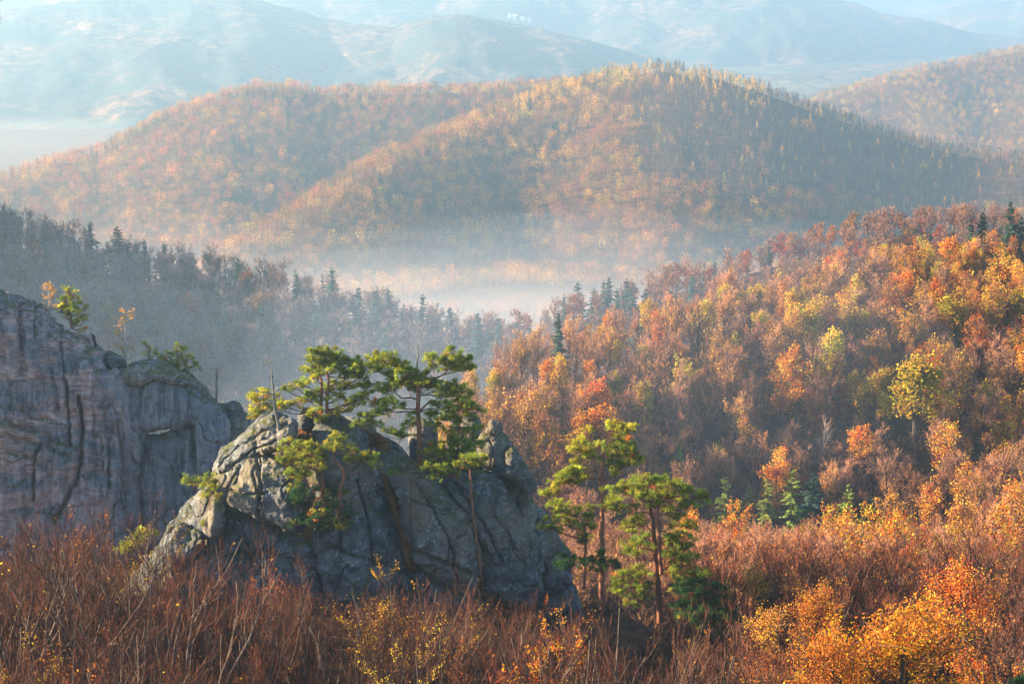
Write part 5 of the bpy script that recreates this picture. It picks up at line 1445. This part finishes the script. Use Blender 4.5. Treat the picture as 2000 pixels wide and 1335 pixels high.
def birch(label, px, top, base, Y, crown, nl, pal):
    rng = np.random.RandomState(px)
    b = P(px, base, Y)
    s = Y / FPX
    H = (base - top) * s
    root = thing('birch_tree', label, 'birch', b)
    A, R = stem(rng, H, 10, .045 + .008 * H, .012, .03)
    m = MB()
    m.add(*tubes(A, R, 7))
    obj('trunk', m.mesh('birch_trunk', [M_PALEBARK], True), root)
    A1, R1 = grow(rng, A, R, 16, .12, .97, crown * s * 1.25, 40, 70, .35, 5, .12, .5, .3, .007, .6)
    A2, R2 = grow(rng, A1, R1, 6, .2, 1, crown * s * .45, 25, 60, .1, 4, .15, .6, .4, .004, .3)
    c = MB()
    c.add(*tubes(A1, R1, 4))
    c.add(*tubes(A2, R2, 3))
    ids = rng.randint(0, len(A2), nl)
    p, _ = along(A2[ids], rng.rand(nl, 1))
    V, F = leaf_quads(rng, p[:, 0] + rng.normal(size=(nl, 3)) * .08, .17, .2)
    c.add(V, F, 1, np.repeat(pick(rng, pal, nl), 4, 0))
    obj('crown', c.mesh('birch_crown', [M_PALEBARK, M_LEAF]), root)


PAL['copper'] = [(0.50, 0.24, 0.05), (0.55, 0.30, 0.05), (0.42, 0.18, 0.05)]
birch('thin white birch with sparse copper leaves rising from the cliff top', 246, 604, 712, 166.5, 30, 420, 'copper')
birch('small copper leaved birch beside the bushy pine on the cliff crest', 98, 555, 625, 167, 20, 330, 'copper')

# ------------------------------------------------------------------ a pine branch close to the camera, reaching in at the corner
Yb = 13.0
rootb = thing('pine_branch', 'blurred pine twig reaching into the top left corner of the frame', 'branch', P(-160, 10, Yb))
bl = P([-160, -90, -40, -14], [40, 30, 26, 30], Yb) - P(-160, 10, Yb)
m = MB()
m.add(*tubes(bl[None], np.array([[.012, .009, .006, .003]]), 7))
bl2 = P([-70, -45, -18], [30, 8, -2], Yb) - P(-160, 10, Yb)
m.add(*tubes(bl2[None], np.array([[.007, .005, .003]]), 6))
obj('twig', m.mesh('twig', [M_PINEBARK], True), rootb)
r_ = np.random.RandomState(2)
cs, ds = [], []
for ln, n_ in ((bl, 46), (bl2, 26)):
    t_ = r_.uniform(.35, 1, (1, n_))
    p_, d_ = along(ln[None], t_)
    cs.append(p_[0])
    ds.append(d_[0])
m = MB()
V, F, T = tufts(r_, np.concatenate(cs), np.concatenate(ds) * 1.2, np.full(72, .075), np.tile([.05, .09, .03], (72, 1)), 8)
m.add(V, F, 0, T)
obj('needles', m.mesh('needles', [M_NEEDLE]), rootb)

# ------------------------------------------------------------------ far farmstead: four pale houses high on the remote mountain side
M_WHITE = NT('white_wall')
M_WHITE = M_WHITE.out(M_WHITE.n('ShaderNodeBsdfDiffuse', {0: (.85, .85, .82, 1)}).outputs[0])
M_ROOF = NT('pale_roof')
M_ROOF = M_ROOF.out(M_ROOF.n('ShaderNodeBsdfDiffuse', {0: (.75, .75, .74, 1)}).outputs[0])


def house(px, py, w, d, h, label):
    Y = ground_Y(px, py, 5000, 6190)
    p = P(px, py, Y)
    b = (p[0], p[1], float(ground_z(p[0], p[1])) + 6)
    root = thing('house', label, 'house', b, 'white houses on the remote mountain side')
    V = np.array([(sx * w, sy * d, z) for z in (-14, h) for sx, sy in ((-1, -1), (1, -1), (1, 1), (-1, 1))], float)
    F = [(0, 3, 2, 1), (0, 1, 5, 4), (1, 2, 6, 5), (2, 3, 7, 6), (3, 0, 4, 7), (4, 5, 6, 7)]
    obj('wall', mesh('house_wall', V, np.array(F), None, None, [M_WHITE]), root)
    e = 1.0
    V = np.array([(-w - e, -d - e, h), (w + e, -d - e, h), (w + e, d + e, h), (-w - e, d + e, h), (-w - e, 0, h + d * .8), (w + e, 0, h + d * .8)], float) + (0, 0, .05)
    F = [(0, 1, 5, 4), (2, 3, 4, 5), (0, 4, 3, 3), (1, 2, 5, 5), (0, 3, 2, 1)]
    q = [(0, 1, 5, 4), (2, 3, 4, 5), (0, 3, 2, 1)]
    obj('roof', mesh('house_roof', V, np.array(q), None, None, [M_ROOF]), root)
    g = np.array([(w * f - 1.2, -d - .06, z) for f in (-.5, .5) for z in (1.5, 4)] , float)
    V = np.concatenate([[(w * f - 1.3, -d - .06, 1.5), (w * f + 1.3, -d - .06, 1.5), (w * f + 1.3, -d - .06, 4), (w * f - 1.3, -d - .06, 4)] for f in (-.5, .5)])
    obj('window', mesh('house_window', V[:4], np.array([(0, 1, 2, 3)]), None, None, [M_DARKBARK]), root)
    obj('window', mesh('house_window', V[4:], np.array([(0, 1, 2, 3)]), None, None, [M_DARKBARK]), root)


house(995, 36, 4, 3, 2.2, 'low white house, leftmost of four pale specks on the remote mountain')
house(1005, 38, 4.5, 3, 4, 'tallest and brightest white house among four on the remote mountain')
house(1020, 41, 5.5, 3, 2.5, 'long white house just right of the brightest one on the remote mountain')
house(1034, 44, 3, 2.5, 2.2, 'small white house, rightmost of four on the remote mountain')
# ------------------------------------------------------------------ the thicket in front of the rocks


def sapling(seed, H=8, stems=4, leaves=0, pal='yellow', lsize=.12, tw=.0062, n1=8, n2=6, n3=4, flare=(8, 24), tintv=(1, 1, 1)):  
    """many stemmed bare young beech: stems fan out, twigs all sweep upward"""
    rng = np.random.RandomState(seed)
    A0 = np.zeros((1, 3, 3))
    A0[0, :, 2] = np.linspace(0, H * .12, 3)
    R0 = np.full((1, 3), .05)
    az = rng.uniform(0, 6.28, stems)
    an = np.radians(rng.uniform(*flare, stems))
    k = 8
    t = np.linspace(0, 1, k)
    L = H * rng.uniform(.72, 1.0, stems) / np.cos(an * .7)
    d = np.stack([np.sin(an) * np.cos(az), np.sin(an) * np.sin(az), np.cos(an)], -1)
    A = d[:, None, :] * (t * L[:, None])[..., None]
    A[..., 2] += (t ** 2 * .06 * H)
    A += np.cumsum(rng.normal(size=A.shape) * .016 * H * (t > 0)[None, :, None], 1) * np.array([1, 1, .2])
    R = np.linspace(.0105 * H, .002 * H, k)[None] * rng.uniform(.7, 1.2, (stems, 1))
    tr = MB()
    tr.add(*tubes(A, R, 6))
    A1, R1 = grow(rng, A, R, n1, .12, .95, H * .36, 22, 50, .95, 5, .12, .6, .3, .009, .55)
    tr.add(*tubes(A1, R1, 4))
    cr = MB()
    A2, R2 = grow(rng, A1, R1, n2, .12, 1, H * .17, 18, 45, .7, 4, .12, .6, .4, tw, .4)
    cr.add(*tubes(A2, R2, 3), 0, np.array(tintv) * .85)
    A3, R3 = grow(rng, np.concatenate([A2]), R2, n3, .1, 1, H * .085, 15, 42, .55, 3, .1, .7, .5, tw * .8, .3)
    V, F = tubes(A3, R3, 2)
    cr.add(V, F, 0, np.array(tintv) * rng.uniform(.8, 1.25, (len(V), 1)))
    if leaves:
        cl = .5 + fbm(A3[:, 1] / (H * .10) + seed * 1.7, 2)
        ids = rng.randint(0, len(A3), leaves * 4)
        ids = ids[rng.rand(len(ids)) < np.clip(cl[ids] * 2 - .9, .01, 1)][:leaves]
        p, _ = along(A3[ids], rng.rand(len(ids), 1))
        V, F = leaf_quads(rng, p[:, 0] + rng.normal(size=(len(ids), 3)) * .05, lsize, .2)
        cr.add(V, F, 1, np.repeat(pick(rng, pal, len(ids)), 4, 0))
    return tr.arrays(), cr.arrays(), [M_SAPBARK], [M_SAPTWIG, M_LEAF]


PAL['maple'] = [(0.58, 0.24, 0.02), (0.52, 0.12, 0.015), (0.58, 0.36, 0.03), (0.45, 0.06, 0.015), (0.55, 0.30, 0.02)]
M_SAPBARK = bark_mat('sapling_bark', (0.05, 0.035, 0.027), (0.20, 0.14, 0.10), 5)
M_UNDER = bark_mat('dark_brush', (0.035, 0.022, 0.018), (0.085, 0.045, 0.034), 2, .2, True)
M_SAPTWIG = bark_mat('red_brown_twigs', (0.065, 0.030, 0.022), (0.165, 0.070, 0.042), 2, .3, True)
SAPS = [proto('bare_sapling', sapling(300 + i, 8, [4, 3, 5, 4, 3, 2][i], [12, 0, 40, 0, 8, 0][i], 'yellow', tintv=[(1, 1, 1), (.62, .66, .72), (1.15, .85, .75), (.55, .52, .5), (1.2, .95, .7), (.8, .75, .8)][i])) for i in range(6)]
YSAP = [proto('leafy_sapling', sapling(310 + i, 8, 3, [1900, 700][i], 'yellow', .085, flare=(4, 12))) for i in range(2)]
OSAP = [proto('leafy_sapling', sapling(314 + i, 8, 3, [2400, 1100][i], 'maple', .09, flare=(4, 13))) for i in range(2)]
BRUSH = [proto('russet_sapling', sapling(320 + i, 8, 5, [120, 260, 40][i], ['russet', 'orange', 'russet'][i], .16, .010, tintv=(1.15, .95, .9))) for i in range(3)]
FIRE = proto('golden_maple', leafy_tree(330, 9, 12000, 'maple', .115, (35, 80), M_DARKBARK, 1.25, .8, 'orange', .15))
DARK2 = proto('dark_limbed_tree', bare_tree(202, 12, 9, 7, 8, 60, 'russet', .16, (25, 55), .007, M_DARKBARK, .55, twig=M_SAPTWIG))
FIRE2 = proto('golden_maple', leafy_tree(331, 9, 6500, 'maple', .11, (35, 80), M_DARKBARK, 1.2, .8, 'orange', .15))
YTHIN = proto('yellow_tree', leafy_tree(332, 9, 3200, 'yellow', .11, (35, 80), M_DARKBARK, 1.0, .8, 'golden', .2))

frng = np.random.RandomState(9)
# unmistakable ones first
H_(FIRE, 1765, 1150, 1400, 'big yellow and red maple glowing at the bottom of the frame', 'tree', 'the big yellow and red maple', Y=93, sxy=1.25)
H_(FIRE2, 1905, 1105, 1300, 'orange and gold maple just above and right of the big yellow and red one', 'tree', 'the orange and gold maple', Y=103, sxy=1.1)
H_(FIRE2, 1655, 1225, 1400, 'red tipped low maple left of the big yellow and red one', 'tree', None, Y=90, sxy=.9)
H_(YTHIN, 1462, 1100, 1260, 'thin yellow leaved tree with a dark stem beside the great dark pine', 'tree', 'the thin yellow tree', Y=127, sxy=1.05)
H_(FIRE2, 1590, 1130, 1290, 'sparse orange leaved tree with a slanting dark stem in the russet brush', 'tree', 'the sparse orange tree', Y=114)
H_(YTHIN, 1520, 1185, 1330, 'low dull gold tree in the shade of the great dark pine', 'tree', None, Y=108)
H_(DARK2, 1902, 990, 1160, 'bare tree with bold dark forking limbs above the orange maple', 'tree', 'the bold dark forked tree', Y=128, sxy=1.15)
H_(DARK2, 1985, 1120, 1330, 'dark bare tree fanning upward at the edge of the frame', 'tree', None, Y=98, sxy=1.0)
H_(OSAP[0], 1060, 1168, 1400, 'sapling thick with orange and red leaves below the outcrop', 'sapling', 'the orange leaved sapling', Y=88)
H_(OSAP[1], 1110, 1215, 1400, 'sapling with scattered red and yellow leaves right of the thick orange one', 'sapling', None, Y=86)
H_(YSAP[0], 752, 1118, 1400, 'sapling hung with bright yellow leaves before the middle of the outcrop', 'sapling', 'the bright yellow sapling', Y=92)
H_(YSAP[1], 862, 1168, 1400, 'sapling with loose yellow leaves right of the bright yellow one', 'sapling', None, Y=90)
H_(YSAP[1], 745, 1225, 1400, 'low sapling with a few yellow leaves under the bright yellow one', 'sapling', None, Y=80)
H_(YSAP[1], 60, 1235, 1400, 'sapling with dull yellow leaves at the bottom left corner', 'sapling', 'the corner yellow sapling', Y=78)
H_(SAPS[0], 1292, 1150, 1400, 'tall fan shaped bare sapling standing before the great dark pine', 'sapling', 'the tall fan shaped sapling', Y=86, sxy=1.0)
H_(SAPS[2], 1180, 1225, 1400, 'bare sapling among the foot rocks under the tall straight pine', 'sapling', None, Y=88)
LAND += [(620, 1000, 'the crooked twin pine'), (300, 1110, 'the sunlit flank of the outcrop'), (440, 1090, 'the slim pine sapling'), (150, 950, 'the cliff wall'), (930, 1130, 'the thin leaning pine'), (1050, 1090, 'the rock tower')]

env_x = [-60, 0, 60, 120, 180, 245, 300, 350, 420, 480, 550, 620, 700, 790, 850, 920, 1000, 1080, 1150, 1230, 1300, 1380, 1450, 1520]
env_y = [925, 935, 965, 955, 975, 935, 990, 1050, 1065, 1050, 1080, 1105, 1110, 1095, 1120, 1135, 1140, 1130, 1190, 1225, 1175, 1225, 1250, 1240]
rows = [(124.5, 45, 28), (121, 75, 36), (115, 10, 38), (107, 40, 40), (99, 90, 40), (91, 145, 44), (83, 215, 48), (75, 280, 54)]
for Y, dn, sp in rows:
    for px in np.arange(-70, 1460, sp):
        q = px + frng.uniform(-.45, .45) * sp
        yy = Y + frng.uniform(-3.5, 3.5)
        top = np.interp(q, env_x, env_y) + dn * .8 + (frng.uniform(-25, 10) if frng.rand() < .2 else frng.uniform(0, 95))
        if Y > 123 and not 540 < q < 1130:
            continue
        if frng.rand() < .06 + .2 * (n2(q, yy * 4, 90, 2) < -.2):
            continue
        if yy > 112 and 230 < q < 1120 and top < 1180:
            top = max(top, 1120 + frng.uniform(0, 70))
        p = P(q, top, yy)
        if not free(p[0], p[1], 1.1):
            continue
        r = frng.rand()
        if r < .88:
            pr, kind = SAPS[frng.randint(6)], 'sapling'
        elif r < (.985 if q < 1000 else .93):
            pr, kind = BRUSH[frng.randint(3)], 'russet'
        else:
            pr, kind = (YSAP[1] if q < 1000 else OSAP[1]), 'leafsap'
        stand(pr, q, top, yy, kind, 'front', 'sapling', 8, 2.5, 11, frng.uniform(.85, 1.15))

# larger open branched shrubs standing out of the thicket
BIG = [proto('bare_shrub', sapling(350 + i, 8, [3, 4, 3][i], 6, 'yellow', .1, .006, 7, 5, 3, (8, 32), [(1.25, 1.05, .95), (.75, .7, .7), (1.0, .85, .8)][i])) for i in range(3)]
for i, q in enumerate(np.arange(-30, 1240, 62)):
    q = q + frng.uniform(-22, 22)
    yy = frng.uniform(80, 104)
    top = np.interp(q, env_x, env_y) + frng.uniform(-15, 75) + (30 if 450 < q < 1100 else 0)
    stand(BIG[i % 3], q, top, yy, 'shrub', 'front', 'shrub', 8, 5, 13, frng.uniform(1.0, 1.3))

# russet brush on the right, from the pines up to the hollow
for Y, top0, sp in [(92, 1270, 60), (100, 1225, 58), (108, 1180, 56), (116, 1130, 54), (124, 1090, 50), (132, 1050, 48), (140, 1022, 46)]:
    for px in np.arange(1330 if Y > 110 else 1380, 2060, sp):
        q = px + frng.uniform(-.45, .45) * sp
        yy = Y + frng.uniform(-3.5, 3.5)
        top = top0 + frng.uniform(-22, 30) - smooth(1500, 1800, q) * 28 + 30 * (q < 1450)
        p = P(q, top, yy)
        if not free(p[0], p[1], 1.6):
            continue
        if yy < 120 and q < 1475 or yy < 112 and 1590 < q < 1990 or yy < 104 and q > 1560:
            continue
        r = frng.rand()
        pr, kind, cat = BRUSH[frng.randint(3)], 'russet', 'tree'
        if r > .92:
            pr, kind = OSAP[1], 'leafsap'
        stand(pr, q, top, yy, kind, 'hollow', cat, 8, 3, 10, frng.uniform(.95, 1.25))
# ------------------------------------------------------------------ knee to head high brush that carpets the ground between the trees
urng = np.random.RandomState(31)


def under_arrays(seed, leaves, pal):
    ta, ca, tm, cm = sapling(seed, 8, 6, leaves, pal, .30, .016, 6, 5, 3, (10, 38))
    V, F, M, T = joined((ta, ca, tm, cm))
    return V, F, M, T


UND = [under_arrays(400, 90, 'russet'), under_arrays(401, 60, 'orange'), under_arrays(402, 20, 'russet'), under_arrays(403, 140, 'golden')]


def undergrowth(a0, a1, y0, y1, sp, h0, h1, cond, label, wood, pr=(.4, .2, .25, .15)):
    x, y = scatter(urng, a0, a1, y0, y1, sp)
    z = ground_z(x, y)
    px, py = proj(x, y, z + 2)
    k_ = cond(px, y) & (px > -60) & (px < 2060)
    x, y, z = x[k_], y[k_], z[k_]
    n = len(x)
    ln = np.ones((n, 3)) * urng.lognormal(0, .25, (n, 1))
    return bake('undergrowth', [wood, M_LEAF], UND, urng.choice(4, n, p=list(pr)), np.stack([x, y, z - .2], -1), urng.uniform(h0, h1, n) / 8, urng.uniform(0, 6.28, n), ln, label, np.full(n, 1.35))


rs = HILLS['right_slope']
undergrowth(-.06, .295, 150, 345, 3.9, 3.2, 5.2, lambda px, y: (px > 880) & (y > np.interp(px, [880, 990, 1060, 1500, 2060], [240, 200, 150, 150, 150])) & (y < np.interp((px - 1000) / FPX, rs['a'], rs['Y']) + 4) & ~((px > 1390) & (px < 1740) & (y > 238) & (y < YFIR - 1)), 'russet undergrowth carpeting the wooded slope between the trees', M_TWIG)
undergrowth(-.30, .29, 70, 141, 2.4, 1.2, 2.5, lambda px, y: (px < 1450) | (y > 108), 'dense brown undergrowth filling the thicket in front of the rocks', M_UNDER, [.6, .08, .32, 0])
# ------------------------------------------------------------------ labels of the trees in the woods
WORDS = {'bare': 'bare grey brown tree', 'russet': 'twiggy russet brown tree', 'golden': 'golden leaved tree', 'orange': 'orange leaved tree', 'lime': 'lime green tree', 'fir': 'dark green fir', 'shrub': 'open branched bare shrub', 'sapling': 'leafless red brown sapling', 'leafsap': 'yellow flecked sapling'}
ZONES = {'slope': 'on the colourful wooded slope', 'behind': 'on the slope behind the pine topped rock', 'hollow': 'in the russet brush of the hollow', 'left': 'on the shaded ridge before the mist', 'mid': 'in the misty wood of the valley', 'front': 'in the thicket before the rocks'}


def give_labels():
    used = set()
    for ob, kind, zone, px, py, H in sorted(WOOD, key=lambda q: -q[5]):
        best = None
        for lx, ly, wd in LAND:
            d = math.hypot(px - lx, (py - ly))
            if d < 110 and (best is None or d < best[0]):
                dx, dy = px - lx, py - ly
                side = ('right of' if dx > 0 else 'left of') if abs(dx) > abs(dy) else ('below' if dy > 0 else 'above')
                best = (d, f'{WORDS[kind]} just {side} {wd}')
        lab = best[1] if best else None
        if lab is None or lab in used:
            size = 'large ' if H > 11 else ('small ' if H < 8 else '')
            if best and (size + best[1]) not in used and size:
                lab = size + best[1]
            else:
                third = 'left part' if px < 700 else ('middle' if px < 1350 else 'right part')
                lab = f'{size}{WORDS[kind]} {ZONES[zone]}'
                ob['group'] = f'{size}{WORDS[kind]}s {ZONES[zone]}'.replace('firs', 'firs')
        used.add(lab)
        ob['label'] = lab
        if 'group' not in ob:
            ob['group'] = f'{WORDS[kind]}s {ZONES[zone]}'


give_labels()
